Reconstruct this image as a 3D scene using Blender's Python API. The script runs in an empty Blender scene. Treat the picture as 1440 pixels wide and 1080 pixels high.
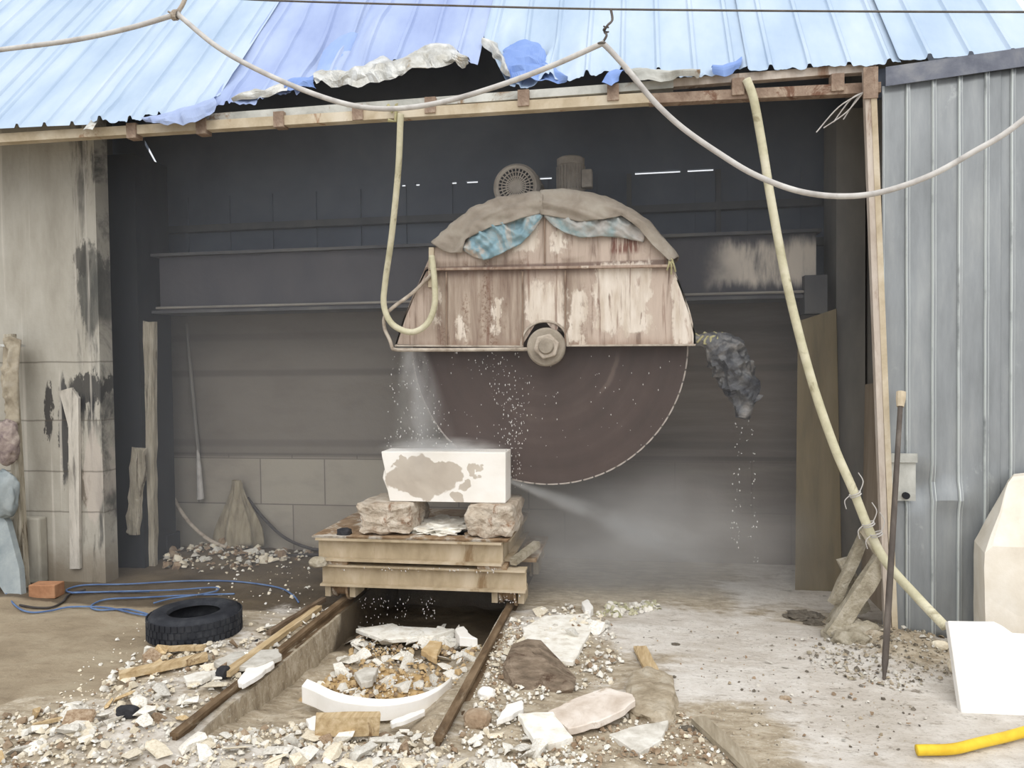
import bpy, bmesh, math, random
from mathutils import Vector, Matrix, noise
R = random.Random(11)
C = bpy.context.scene.collection
sc = bpy.context.scene

# ------------------------------------------------------------------ camera
F, CH = 1100.0, 1.7
th, pt, rl = math.radians(9.5), math.radians(1.67), math.radians(.7)
f0 = Vector((-math.sin(th), math.cos(th), 0)); r0 = Vector((math.cos(th), math.sin(th), 0)); up = Vector((0, 0, 1))
fw = f0*math.cos(pt) - up*math.sin(pt); u1 = up*math.cos(pt) + f0*math.sin(pt)
rt = r0*math.cos(rl) - u1*math.sin(rl); uu = u1*math.cos(rl) + r0*math.sin(rl)
EYE = Vector((0, 0, CH))
cd = bpy.data.cameras.new('camera'); cam = bpy.data.objects.new('camera', cd); C.objects.link(cam)
cd.sensor_width = 36; cd.lens = 36*F/1440; cd.clip_start = .05; cd.clip_end = 200
cam.matrix_world = Matrix(((rt.x, uu.x, -fw.x, 0), (rt.y, uu.y, -fw.y, 0), (rt.z, uu.z, -fw.z, CH), (0, 0, 0, 1)))
sc.camera = cam
def ray(px, py): return fw + rt*((px-720)/F) + uu*((540-py)/F)
def Y(px, py, y):
    d = ray(px, py); return EYE + d*(y/d.y)
def Z(px, py, z=0.):
    d = ray(px, py); return EYE + d*((z-CH)/d.z)
def X(px, py, x):
    d = ray(px, py); return EYE + d*(x/d.x)
RS, RY, RZ = 1.12, 4.9, 3.36                      # roof slope, eave line
def roof_z(y): return RZ + RS*(y-RY)
def ROOF(px, py):
    d = ray(px, py); t = (RZ-RS*RY-CH)/(d.z-RS*d.y); return EYE + d*t

# ------------------------------------------------------------------ node helpers
def lin(c):
    def g(v):
        v /= 255.; return v/12.92 if v <= .04045 else ((v+.055)/1.055)**2.4
    return (g(c[0]), g(c[1]), g(c[2]), 1)
class NT:
    def __init__(s, m): s.t = m.node_tree
    def n(s, typ, ins=None, out=0, **props):
        nd = s.t.nodes.new(typ)
        for k, v in props.items(): setattr(nd, k, v)
        for k, v in (ins or {}).items():
            sk = nd.inputs[k]
            if hasattr(v, 'is_output'): s.t.links.new(v, sk)
            else: sk.default_value = v
        return nd.outputs[out]
    def math(s, op, a, b=0., clamp=False):
        return s.n('ShaderNodeMath', {0: a, 1: b}, operation=op, use_clamp=clamp)
    def ramp(s, fac, stops, interp='LINEAR'):
        nd = s.t.nodes.new('ShaderNodeValToRGB'); s.t.links.new(fac, nd.inputs[0]); cr = nd.color_ramp; cr.interpolation = interp
        while len(cr.elements) < len(stops): cr.elements.new(.5)
        for e, (p, c) in zip(cr.elements, stops): e.position = p; e.color = c
        return nd.outputs[0]
    def mix(s, fac, a, b):
        nd = s.t.nodes.new('ShaderNodeMix'); nd.data_type = 'RGBA'
        for k, v in ((0, fac), (6, a), (7, b)):
            if hasattr(v, 'is_output'): s.t.links.new(v, nd.inputs[k])
            else: nd.inputs[k].default_value = v
        return nd.outputs[2]
    def noise(s, vec, scale, detail=6., rough=.6, dist=0.):
        return s.n('ShaderNodeTexNoise', {'Vector': vec, 'Scale': scale, 'Detail': detail, 'Roughness': rough, 'Distortion': dist})
    def step(s, v, a, b):
        return s.n('ShaderNodeMapRange', {0: v, 1: a, 2: b, 3: 0., 4: 1.}, interpolation_type='SMOOTHSTEP')
    def scale(s, vec, k):
        return s.n('ShaderNodeVectorMath', {0: vec, 1: k}, operation='MULTIPLY')
def newmat(name):
    m = bpy.data.materials.new(name); m.use_nodes = True
    n = NT(m); b = m.node_tree.nodes['Principled BSDF']; return m, n, b
def L(n, a, b): n.t.links.new(a, b)
def bumpit(n, b, h, strength=.4, dist=.02):
    L(n, n.n('ShaderNodeBump', {'Strength': strength, 'Distance': dist, 'Height': h}), b.inputs['Normal'])
def pmat(name, cols, scale=4., stretch=(1, 1, 1), rough=.85, bump=.4, bscale=None, bdist=.01, metal=0., rand=0., lo=.32, hi=.68, dirt=None, dirt_scale=2., dirt_at=.55, spec=.3, detail=7.):
    m, n, b = newmat(name)
    co = n.n('ShaderNodeTexCoord', out=3)
    if rand: 
        rnd = n.n('ShaderNodeObjectInfo', out=5)
        co = n.n('ShaderNodeVectorMath', {0: co, 1: n.n('ShaderNodeCombineXYZ', {0: n.math('MULTIPLY', rnd, 37.), 1: rnd, 2: rnd})}, operation='ADD')
    sv = n.scale(co, stretch)
    f = n.noise(sv, scale, detail, .62, .3)
    k = len(cols)
    c = n.ramp(f, [(lo+(hi-lo)*i/max(1, k-1), lin(q)) for i, q in enumerate(cols)])
    if dirt:
        d = n.step(n.noise(n.scale(sv, (1.3, 1.1, .9)), dirt_scale, 8., .7, .6), dirt_at-.05, dirt_at+.08)
        c = n.mix(d, c, lin(dirt))
    if rand:
        c = n.n('ShaderNodeHueSaturation', {'Value': n.math('ADD', 1-rand, n.math('MULTIPLY', rnd, rand*1.5)), 'Color': c})
    L(n, c, b.inputs['Base Color'])
    b.inputs['Roughness'].default_value = rough; b.inputs['Metallic'].default_value = metal
    b.inputs['Specular IOR Level'].default_value = spec
    if bump: bumpit(n, b, n.noise(sv, bscale or scale*6, 6., .65), bump, bdist)
    return m

M = {}
M['concrete'] = pmat('concrete', [(124, 120, 110), (166, 161, 149), (184, 180, 169)], 2.2, (1, 1, .5), bump=.3, dirt=(58, 56, 52), dirt_scale=1.6, dirt_at=.62)
M['render_pale'] = pmat('render_pale', [(150, 144, 134), (190, 184, 174), (210, 204, 194)], 4., (2, 1, .5), bump=.6, dirt=(78, 74, 70), dirt_scale=2., dirt_at=.56)
M['block_wall'] = pmat('block_wall', [(128, 126, 120), (150, 148, 141), (166, 164, 157)], 1.6, bump=.25)
M['dark_sheet'] = pmat('dark_sheet', [(84, 90, 104), (98, 105, 118), (110, 117, 128)], 1.2, rough=.7, bump=.1)
M['shed_side'] = pmat('shed_side', [(112, 110, 107), (134, 130, 124), (152, 147, 138)], 1.5, (1, 1, .4), bump=.2)
M['flash_dark'] = pmat('flash_dark', [(88, 92, 106), (112, 116, 128), (138, 140, 146)], 5., (1, 1, 1), rough=.6, bump=.2)
M['black_steel'] = pmat('black_steel', [(22, 24, 29), (32, 34, 39), (46, 48, 50)], 2.5, (1, 1, .3), rough=.7, bump=.2)
M['gantry_paint'] = pmat('gantry_paint', [(68, 68, 72), (86, 86, 88), (104, 102, 98)], 2., (1, 1, .4), rough=.7, bump=.2)
M['seam'] = pmat('seam', [(104, 84, 72), (140, 120, 104), (178, 160, 144)], 9., (1, 1, .4), bump=.4)
M['rust'] = pmat('rust', [(122, 102, 88), (150, 130, 114), (180, 162, 144)], 9., (1, 1, 1), bump=.5, dirt=(116, 86, 70), dirt_scale=7., dirt_at=.57)
M['post_rust'] = pmat('post_rust', [(164, 148, 134), (192, 180, 168), (210, 200, 190)], 9., (1, 1, .3), bump=.4, dirt=(142, 116, 98), dirt_scale=4., dirt_at=.58)
M['cream_steel'] = pmat('cream_steel', [(170, 154, 128), (196, 182, 158), (214, 204, 186)], 4., bump=.2, dirt=(150, 112, 84), dirt_scale=5., dirt_at=.64)
M['grey_purlin'] = pmat('grey_purlin', [(150, 150, 144), (184, 184, 178), (210, 210, 204)], 4., bump=.2, dirt=(140, 116, 92), dirt_scale=5., dirt_at=.62)
M['rail_steel'] = pmat('rail_steel', [(78, 62, 46), (108, 88, 66), (136, 116, 92)], 12., (1, .3, 1), bump=.5, dirt=(170, 158, 138), dirt_scale=5., dirt_at=.64)
M['cart_steel'] = pmat('cart_steel', [(156, 140, 114), (180, 163, 136), (198, 183, 160)], 5., (1, 1, .5), bump=.25, dirt=(140, 116, 86), dirt_scale=3., dirt_at=.64)
M['cart_rust'] = pmat('cart_rust', [(120, 96, 72), (150, 124, 96), (176, 156, 130)], 10., bump=.5, dirt=(206, 198, 186), dirt_scale=4., dirt_at=.54)
M['marble'] = pmat('marble', [(232, 228, 220), (244, 241, 236), (250, 249, 246)], 3., rough=.7, bump=.2, bscale=14.)
M['pink_slab'] = pmat('pink_slab', [(190, 174, 158), (220, 208, 196), (236, 228, 220)], 5., bump=.4, bscale=30., dirt=(176, 158, 136), dirt_scale=4., dirt_at=.58)
M['dirt_lump'] = pmat('dirt_lump', [(148, 134, 112), (178, 164, 142), (204, 194, 176)], 9., bump=.8, bscale=40., bdist=.02)
M['grey_wood'] = pmat('grey_wood', [(138, 126, 106), (162, 150, 130), (182, 172, 154)], 5., (6, .8, 6), bump=.5)
M['chip_white'] = pmat('chip_white', [(214, 206, 192), (238, 234, 224), (248, 246, 240)], 14., rough=.85, bump=.4, bscale=60., rand=.16)
M['chip_cream'] = pmat('chip_cream', [(210, 197, 172), (230, 219, 197), (240, 232, 214)], 14., rough=.9, bump=.4, bscale=60., rand=.18)
M['chip_grey'] = pmat('chip_grey', [(184, 178, 166), (212, 207, 197), (230, 227, 219)], 14., rough=.85, bump=.4, bscale=60., rand=.2)
M['chip_ochre'] = pmat('chip_ochre', [(190, 160, 116), (210, 182, 138), (226, 206, 170)], 12., rough=.95, bump=.5, bscale=60., rand=.16)
M['chip_brown'] = pmat('chip_brown', [(128, 104, 82), (160, 138, 114), (184, 166, 144)], 14., rough=.95, bump=.5, bscale=60., rand=.2)
M['rough_stone'] = pmat('rough_stone', [(166, 146, 126), (204, 190, 172), (226, 216, 202)], 9., bump=1., bscale=26., bdist=.03, dirt=(150, 116, 90), dirt_scale=5., dirt_at=.6)
M['wood'] = pmat('wood', [(168, 142, 104), (194, 170, 132), (214, 194, 160)], 6., (6, .7, 6), bump=.4, dirt=(120, 94, 66), dirt_scale=2., dirt_at=.62)
M['old_wood'] = pmat('old_wood', [(92, 74, 58), (126, 106, 86), (152, 134, 114)], 5., (6, .8, 6), bump=.8, bdist=.02, dirt=(70, 54, 42), dirt_scale=2., dirt_at=.6)
M['stump_wood'] = pmat('stump_wood', [(112, 98, 83), (142, 125, 107), (170, 153, 134)], 5., (2, 5, 7), bump=.8, bdist=.02, dirt=(92, 72, 58), dirt_scale=2., dirt_at=.58)
M['pale_wood'] = pmat('pale_wood', [(156, 146, 128), (196, 186, 166), (220, 212, 196)], 5., (8, 8, .7), bump=.9, bdist=.02, dirt=(92, 78, 62), dirt_scale=2.4, dirt_at=.58)
M['caked_wood'] = pmat('caked_wood', [(150, 140, 120), (182, 172, 152), (204, 196, 180)], 14., bump=.9, bscale=60., bdist=.02)
M['brown_board'] = pmat('brown_board', [(100, 90, 70), (120, 108, 84), (136, 123, 98)], 2.2, (3, 3, .4), bump=.2)
M['dark_board'] = pmat('dark_board', [(132, 118, 104), (154, 140, 124), (168, 154, 138)], 2.2, (3, 3, .5), bump=.2)
M['rod_brown'] = pmat('rod_brown', [(66, 60, 56), (92, 84, 78), (128, 120, 112)], 5., (1, 1, .3), rough=.7, bump=.3)
M['tyre'] = pmat('tyre', [(30, 32, 38), (42, 44, 50), (62, 64, 68)], 7., rough=.75, bump=.3, dirt=(92, 90, 88), dirt_scale=6., dirt_at=.68)
M['rubber'] = pmat('rubber', [(34, 35, 38), (48, 48, 52), (64, 64, 66)], 8., rough=.8, bump=.3)
M['hose_cream'] = pmat('hose_cream', [(178, 172, 142), (202, 196, 168), (218, 212, 190)], 7., rough=.7, bump=.2, dirt=(150, 140, 112), dirt_scale=5., dirt_at=.6)
M['cable_grey'] = pmat('cable_grey', [(166, 162, 158), (192, 188, 184), (210, 208, 204)], 7., rough=.7, bump=.2)
M['dusty_pipe'] = pmat('dusty_pipe', [(140, 126, 112), (180, 168, 154), (204, 194, 180)], 12., rough=.8, bump=.5)
M['wire'] = pmat('wire', [(84, 78, 74), (112, 106, 100)], 9., rough=.7, bump=0)
M['twine'] = pmat('twine', [(160, 152, 112), (190, 184, 146)], 30., rough=.95, bump=.4)
M['yellow_hose'] = pmat('yellow_hose', [(214, 172, 40), (232, 196, 54), (240, 206, 70)], 7., rough=.5, bump=.05, dirt=(196, 160, 74), dirt_scale=4., dirt_at=.64)
M['blue_cord'] = pmat('blue_cord', [(66, 88, 130), (88, 112, 152), (110, 134, 168)], 7., rough=.7, bump=.1)
M['dark_cord'] = pmat('dark_cord', [(58, 54, 54), (78, 74, 72)], 7., rough=.8, bump=.1)
M['tarp'] = pmat('tarp', [(132, 122, 110), (154, 144, 132), (170, 162, 150)], 5., rough=.95, bump=.3, bscale=22.)
M['blue_plastic'] = pmat('blue_plastic', [(112, 148, 164), (134, 164, 174), (174, 178, 174)], 5., (1, 1, 1), rough=.45, bump=.5, bscale=14., bdist=.02, dirt=(186, 172, 158), dirt_scale=3., dirt_at=.52, spec=.5)
M['pale_plastic'] = pmat('pale_plastic', [(122, 152, 156), (166, 166, 162), (188, 178, 170)], 5., rough=.5, bump=.5, bscale=14., bdist=.02, spec=.5)
M['dark_plastic'] = pmat('dark_plastic', [(48, 50, 58), (84, 85, 88), (142, 138, 134)], 7., rough=.38, bump=.8, bscale=12., bdist=.03, spec=.6)
M['rag'] = pmat('rag', [(136, 126, 110), (164, 154, 136), (182, 174, 160)], 7., rough=.95, bump=.5, bscale=30.)
M['mauve_rag'] = pmat('mauve_rag', [(108, 94, 96), (150, 136, 130), (184, 172, 160)], 12., rough=.95, bump=.7, bscale=30.)
M['grey_sheet'] = pmat('grey_sheet', [(122, 132, 136), (146, 154, 156), (166, 172, 172)], 4., rough=.6, bump=.3)
M['sack'] = pmat('sack', [(120, 110, 92), (146, 136, 116), (164, 154, 134)], 6., (4, 4, .6), rough=.95, bump=.5, bscale=30.)
M['brick'] = pmat('brick', [(146, 104, 76), (168, 122, 90), (184, 140, 106)], 9., bump=.4)
M['motor_grey'] = pmat('motor_grey', [(150, 140, 128), (176, 166, 154), (194, 185, 172)], 6., rough=.8, bump=.4, bscale=50.)
M['hub_grey'] = pmat('hub_grey', [(130, 120, 108), (154, 144, 130), (174, 164, 150)], 9., rough=.75, bump=.5, bscale=40.)
M['green_moss'] = pmat('green_moss', [(150, 148, 112), (186, 182, 150), (206, 200, 178)], 12., bump=.6)

def guard_mat():
    m, n, b = newmat('peeling_cream_paint')
    co = n.n('ShaderNodeTexCoord', out=3)
    streak = n.noise(n.scale(co, (7, 3, .7)), 2.4, 8., .65, .4)
    base = n.ramp(streak, [(.28, lin((92, 72, 62))), (.40, lin((136, 116, 102))), (.54, lin((160, 143, 128))), (.70, lin((186, 170, 154)))])
    pits = n.noise(co, 46., 4., .7); pz = n.step(n.noise(n.scale(co, (3, 1, 1)), 2.2, 3.), .5, .62)
    base = n.mix(n.math('MULTIPLY', n.step(pits, .5, .56), n.math('MULTIPLY', pz, .7)), base, lin((112, 84, 64)))
    # cream areas where the top coat survived, each with a ragged edge
    wob = n.n('ShaderNodeTexNoise', {'Vector': n.scale(co, (1.6, 1, .8)), 'Scale': 6., 'Detail': 8., 'Roughness': .7}, out=1)
    wc = n.n('ShaderNodeVectorMath', {0: co, 1: n.n('ShaderNodeVectorMath', {0: n.n('ShaderNodeVectorMath', {0: wob, 1: (.5, .5, .5)}, operation='SUBTRACT'), 1: (.30, 0, .34)}, operation='MULTIPLY')}, operation='ADD')
    sx = n.n('ShaderNodeSeparateXYZ', {0: wc}); sep = sx.node
    tot = None
    for (x0, x1, z0, z1) in ((.34, .70, .10, .55), (-.14, .12, .16, .42), (-.24, -.04, .66, .84), (.86, 1.1, .0, .5), (-.62, -.57, .06, .2), (-.78, -.74, .15, .42), (.05, .14, .63, .82), (.16, .26, .02, .36), (-.36, -.31, .1, .34)):
        k = n.math('MULTIPLY', n.math('MULTIPLY', n.step(sep.outputs[0], x0-.012, x0+.012), n.step(sep.outputs[0], x1+.012, x1-.012)),
                   n.math('MULTIPLY', n.step(sep.outputs[2], z0-.02, z0+.02), n.step(sep.outputs[2], z1+.02, z1-.02)))
        tot = k if tot is None else n.math('MAXIMUM', tot, k)
    so = n.n('ShaderNodeSeparateXYZ', {0: co}).node
    zs_ = n.math('MULTIPLY', n.step(so.outputs[0], .16, .34), .62)
    zs_ = n.math('MAXIMUM', zs_, n.math('MULTIPLY', n.step(so.outputs[0], -.72, -.86), .5))
    zs_ = n.math('MAXIMUM', zs_, n.math('MULTIPLY', n.step(so.outputs[2], .58, .62), .5))
    zs_ = n.math('MAXIMUM', zs_, n.math('MULTIPLY', n.math('MULTIPLY', n.step(so.outputs[0], -.16, -.12), n.step(so.outputs[0], .13, .10)), .5))
    base = n.mix(n.math('MULTIPLY', zs_, n.step(streak, .30, .50)), base, lin((208, 190, 176)))
    under = n.math('MULTIPLY', n.step(so.outputs[2], .46, .545), n.step(so.outputs[2], .575, .56))
    base = n.mix(n.math('MULTIPLY', under, .7), base, lin((96, 72, 62)))
    low = n.math('MULTIPLY', n.step(n.math('ADD', so.outputs[2], n.math('MULTIPLY', n.noise(n.scale(co, (6, 1, 2)), 4., 5.), .1)), .12, .04), .55)
    base = n.mix(low, base, lin((138, 108, 88)))
    worn = n.step(n.noise(n.scale(co, (9, 3, 1.6)), 2.4, 8., .7, .4), .36, .44)
    cream = n.ramp(n.noise(n.scale(co, (5, 1, 1)), 4., 5.), [(.3, lin((192, 176, 158))), (.5, lin((214, 202, 188))), (.7, lin((230, 220, 208)))])
    c = n.mix(n.math('MULTIPLY', tot, worn), base, cream)
    # rust runs
    rs = n.step(n.noise(n.scale(co, (9, 2, .5)), 2.6, 7., .6, .2), .58, .68)
    c = n.mix(n.math('MULTIPLY', rs, .6), c, lin((112, 76, 60)))
    rz = n.math('MULTIPLY', n.math('MULTIPLY', n.step(so.outputs[0], .42, .46), n.step(so.outputs[0], .66, .60)), n.math('MULTIPLY', n.step(so.outputs[2], .60, .64), n.step(so.outputs[2], .86, .80)))
    rz = n.math('MULTIPLY', rz, n.step(n.noise(n.scale(co, (12, 2, 1.2)), 3., 7., .65), .44, .54))
    c = n.mix(n.math('MULTIPLY', rz, .85), c, lin((104, 54, 40)))
    L(n, c, b.inputs['Base Color']); b.inputs['Roughness'].default_value = .75
    bumpit(n, b, n.math('ADD', n.math('MULTIPLY', tot, .5), n.noise(n.scale(co, (2, 1, .6)), 24., 6., .7)), .35, .01)
    return m
M['guard'] = guard_mat()
def blade_mat():
    m, n, b = newmat('wet_blade_steel')
    co = n.n('ShaderNodeTexCoord', out=3); s = n.n('ShaderNodeSeparateXYZ', {0: co}).node
    r = n.math('SQRT', n.math('ADD', n.math('POWER', s.outputs[0], 2.), n.math('POWER', s.outputs[2], 2.)))
    rr = n.n('ShaderNodeCombineXYZ', {0: n.math('MULTIPLY', r, 9.), 1: n.math('MULTIPLY', s.outputs[0], .5), 2: n.math('MULTIPLY', s.outputs[2], .5)})
    f = n.math('ADD', n.math('MULTIPLY', n.noise(rr, 1.2, 4., .5), .45), n.math('MULTIPLY', n.noise(n.scale(co, (1.6, 1, 1.1)), 2.2, 6., .6), .55))
    c = n.ramp(f, [(.3, lin((62, 50, 45))), (.55, lin((74, 60, 55))), (.75, lin((90, 76, 69)))])
    rw = n.math('ADD', r, n.math('MULTIPLY', n.noise(n.scale(co, (1, 1, 1)), 5., 4.), .05))
    k = n.math('MULTIPLY', n.math('MULTIPLY', n.step(rw, .50, .515), n.step(rw, .545, .525)), n.math('MULTIPLY', n.step(s.outputs[0], .33, .42), n.step(s.outputs[2], -.02, -.12)))
    c = n.mix(n.math('MULTIPLY', k, .22), c, lin((150, 132, 122)))  # pale arc: a highlight painted on the blade as worn steel
    L(n, c, b.inputs['Base Color']); b.inputs['Roughness'].default_value = .5; b.inputs['Specular IOR Level'].default_value = .4
    bumpit(n, b, n.noise(n.scale(co, (3, 1, 3)), 30., 4.), .1, .004)
    return m
M['blade'] = blade_mat()
M['blade_edge'] = pmat('worn_blade_edge', [(150, 140, 132), (184, 174, 166)], 20., rough=.5, bump=.2)
def block_mat():
    m, n, b = newmat('white_marble_block')
    co = n.n('ShaderNodeTexCoord', out=3)
    f = n.noise(n.scale(co, (1, 1, 1.3)), 3., 7., .6, .4)
    wob = n.n('ShaderNodeTexNoise', {'Vector': co, 'Scale': 8., 'Detail': 6.}, out=1)
    wc = n.n('ShaderNodeVectorMath', {0: co, 1: n.n('ShaderNodeVectorMath', {0: n.n('ShaderNodeVectorMath', {0: wob, 1: (.5, .5, .5)}, operation='SUBTRACT'), 1: (.22, 0, .22)}, operation='MULTIPLY')}, operation='ADD')
    sp = n.n('ShaderNodeSeparateXYZ', {0: wc}).node
    tot = None
    for cx, cz, rx, rz in ((-.16, .16, .26, .14), (.0, .2, .12, .1), (.21, .24, .05, .055), (.17, .13, .04, .035), (.12, .03, .05, .05), (-.3, .29, .06, .05)):
        d = n.math('ADD', n.math('POWER', n.math('DIVIDE', n.math('SUBTRACT', sp.outputs[0], cx), rx), 2.), n.math('POWER', n.math('DIVIDE', n.math('SUBTRACT', sp.outputs[2], cz), rz), 2.))
        k = n.step(d, 1.08, .9); tot = k if tot is None else n.math('MAXIMUM', tot, k)
    wet = n.ramp(f, [(.3, lin((176, 164, 150))), (.7, lin((204, 194, 180)))])
    dry = n.ramp(f, [(.3, lin((232, 226, 216))), (.7, lin((246, 243, 238)))])
    L(n, n.mix(tot, dry, wet), b.inputs['Base Color']); b.inputs['Roughness'].default_value = .6
    bumpit(n, b, n.noise(co, 40., 6.), .2, .005)
    return m
M['block'] = block_mat()
def roof_mat(name, under, tint=1.0):
    m, n, b = newmat(name)
    co = n.n('ShaderNodeTexCoord', out=3)
    f = n.noise(n.scale(co, (1.2, .5, .5)), 2., 6., .6)
    q = [(158, 178, 202), (174, 192, 212), (190, 204, 220)] if tint == 1.0 else [(142, 158, 200), (158, 174, 210), (174, 188, 218)] if tint == .8 else [(124, 150, 204), (142, 166, 214), (160, 182, 222)] if tint == .6 else [(104, 134, 196), (124, 152, 208), (146, 172, 220)]
    c = n.ramp(f, [(.3, lin(q[0])), (.5, lin(q[1])), (.72, lin(q[2]))])
    spots = n.step(n.noise(co, 9., 3., .5), .74, .78)
    c = n.mix(n.math('MULTIPLY', spots, .5), c, lin((176, 196, 208)))
    back = n.n('ShaderNodeNewGeometry', out=6)
    u = n.ramp(f, [(.3, lin(under[0])), (.7, lin(under[1]))])
    L(n, n.mix(back, c, u), b.inputs['Base Color']); b.inputs['Roughness'].default_value = .55; b.inputs['Specular IOR Level'].default_value = .3
    bumpit(n, b, n.noise(co, 5., 4.), .10, .02)
    return m
M['roof'] = roof_mat('pale_blue_roof_paint', ((112, 116, 122), (140, 144, 148)))
M['roof_deep'] = roof_mat('deeper_blue_roof_paint', ((112, 116, 122), (140, 144, 148)), .8)
M['roof_crush'] = roof_mat('crushed_blue_paint', ((112, 116, 122), (140, 144, 148)), .5)
M['roof_fold'] = roof_mat('deep_blue_fold', ((112, 116, 122), (140, 144, 148)), .6)  # deeper blue tone for the folded patch
M['silver'] = pmat('bare_silver_metal', [(166, 164, 156), (196, 196, 192), (220, 222, 222)], 7., rough=.4, bump=.5, bscale=18., bdist=.02, metal=.35, dirt=(160, 146, 124), dirt_scale=5., dirt_at=.6)
def sheet_mat():
    m, n, b = newmat('galvanised_wall_sheet')
    co = n.n('ShaderNodeTexCoord', out=3)
    f = n.noise(n.scale(co, (2, 1, .35)), 3., 7., .65)
    c = n.ramp(f, [(.3, lin((128, 132, 135))), (.5, lin((146, 150, 153))), (.72, lin((166, 169, 170)))])
    d = n.step(n.noise(n.scale(co, (1.5, 1, .8)), 3.4, 8., .72, .5), .6, .74)
    c = n.mix(n.math('MULTIPLY', d, .5), c, lin((206, 210, 210)))
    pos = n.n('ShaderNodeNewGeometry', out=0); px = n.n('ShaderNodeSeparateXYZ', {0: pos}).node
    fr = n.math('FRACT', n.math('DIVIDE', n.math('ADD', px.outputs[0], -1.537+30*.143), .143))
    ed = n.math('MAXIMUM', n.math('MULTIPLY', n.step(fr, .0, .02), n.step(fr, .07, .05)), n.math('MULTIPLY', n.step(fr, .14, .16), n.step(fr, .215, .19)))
    c = n.mix(n.math('MULTIPLY', ed, n.step(n.noise(n.scale(co, (1, 1, 1.2)), 3., 5.), .25, .5)), c, lin((218, 224, 222)))  # worn zinc rib edges, with the light they catch painted into the lines
    L(n, c, b.inputs['Base Color']); b.inputs['Roughness'].default_value = .45; b.inputs['Metallic'].default_value = .25
    bumpit(n, b, n.noise(n.scale(co, (1, 1, .5)), 8., 5.), .15, .02)
    return m
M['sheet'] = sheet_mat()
def plaster_mat():
    # grey rendered wall with black mould runs and a damp foot
    m, n, b = newmat('stained_render')
    co = n.n('ShaderNodeTexCoord', out=3); s = n.n('ShaderNodeSeparateXYZ', {0: co}).node
    f = n.noise(n.scale(co, (1.5, 1, .5)), 3., 7., .6)
    c = n.ramp(f, [(.3, lin((150, 145, 134))), (.5, lin((168, 163, 152))), (.7, lin((182, 178, 168)))])
    mould = n.step(n.noise(n.scale(co, (6, 1, .7)), 2.2, 8., .7, .5), .46, .62)
    side = n.step(n.math('ADD', s.outputs[0], n.math('MULTIPLY', n.noise(n.scale(co, (1, 1, 1)), 2.6, 5.), .35)), .44, .64)
    c = n.mix(n.math('MULTIPLY', mould, n.math('MULTIPLY', side, .85)), c, lin((58, 58, 56)))
    def blot(c, cx, cz, rx, rz, col, k=.9):
        wb = n.n('ShaderNodeTexNoise', {'Vector': n.scale(co, (1.6, 1, .6)), 'Scale': 9., 'Detail': 7., 'Roughness': .7}).node
        dx = n.math('DIVIDE', n.math('ADD', n.math('SUBTRACT', s.outputs[0], cx), n.math('MULTIPLY', n.math('SUBTRACT', wb.outputs[0], .5), .16)), rx)
        dz = n.math('DIVIDE', n.math('ADD', n.math('SUBTRACT', s.outputs[2], cz), n.math('MULTIPLY', n.math('SUBTRACT', wb.outputs[0], .5), .5)), rz)
        d = n.math('ADD', n.math('POWER', dx, 2.), n.math('POWER', dz, 2.))
        return n.mix(n.math('MULTIPLY', n.step(d, 1.25, .75), k), c, lin(col))
    c = blot(c, .42, 1.64, .17, .10, (48, 47, 46)); c = blot(c, .06, 1.42, .035, .22, (44, 42, 44)); c = blot(c, .20, 1.30, .05, .42, (56, 56, 58))
    c = blot(c, .46, 2.4, .10, .35, (70, 70, 66), .8); c = blot(c, .40, 2.62, .08, .12, (62, 60, 56), .8); c = blot(c, .36, .86, .05, .16, (104, 94, 82), .8)
    c = blot(c, .30, 1.15, .05, .30, (186, 178, 168), .8); c = blot(c, .45, .95, .08, .35, (184, 174, 164), .7)
    patch = n.math('MULTIPLY', n.step(s.outputs[2], 1.62, 1.54), n.math('MULTIPLY', n.step(s.outputs[2], 1.15, 1.5), n.step(n.math('ADD', s.outputs[0], n.math('MULTIPLY', f, .4)), .38, .46)))
    c = n.mix(n.math('MULTIPLY', patch, n.step(n.noise(n.scale(co, (9, 1, 1.2)), 2., 6., .7), .42, .56)), c, lin((34, 34, 36)))
    run = n.noise(n.scale(co, (11, 1, .25)), 1.7, 4.)
    c = n.mix(n.math('MULTIPLY', n.step(run, .58, .68), .6), c, lin((200, 194, 184)))
    damp = n.step(n.math('ADD', s.outputs[2], n.math('MULTIPLY', n.noise(co, 4., 5.), .35)), .62, .34)
    c = n.mix(n.math('MULTIPLY', damp, .7), c, lin((112, 98, 78)))
    for z in (.66, .98, 1.38, 1.84):
        w = n.math('ADD', s.outputs[2], n.math('MULTIPLY', n.noise(co, 3., 3.), .03))
        k = n.math('MULTIPLY', n.step(w, z+.003, z+.009), n.step(w, z+.021, z+.015))
        c = n.mix(n.math('MULTIPLY', k, .55), c, lin((84, 78, 68)))
    L(n, c, b.inputs['Base Color']); b.inputs['Roughness'].default_value = .9
    bumpit(n, b, n.noise(co, 26., 6.), .3, .01)
    return m
M['render'] = plaster_mat()
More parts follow.
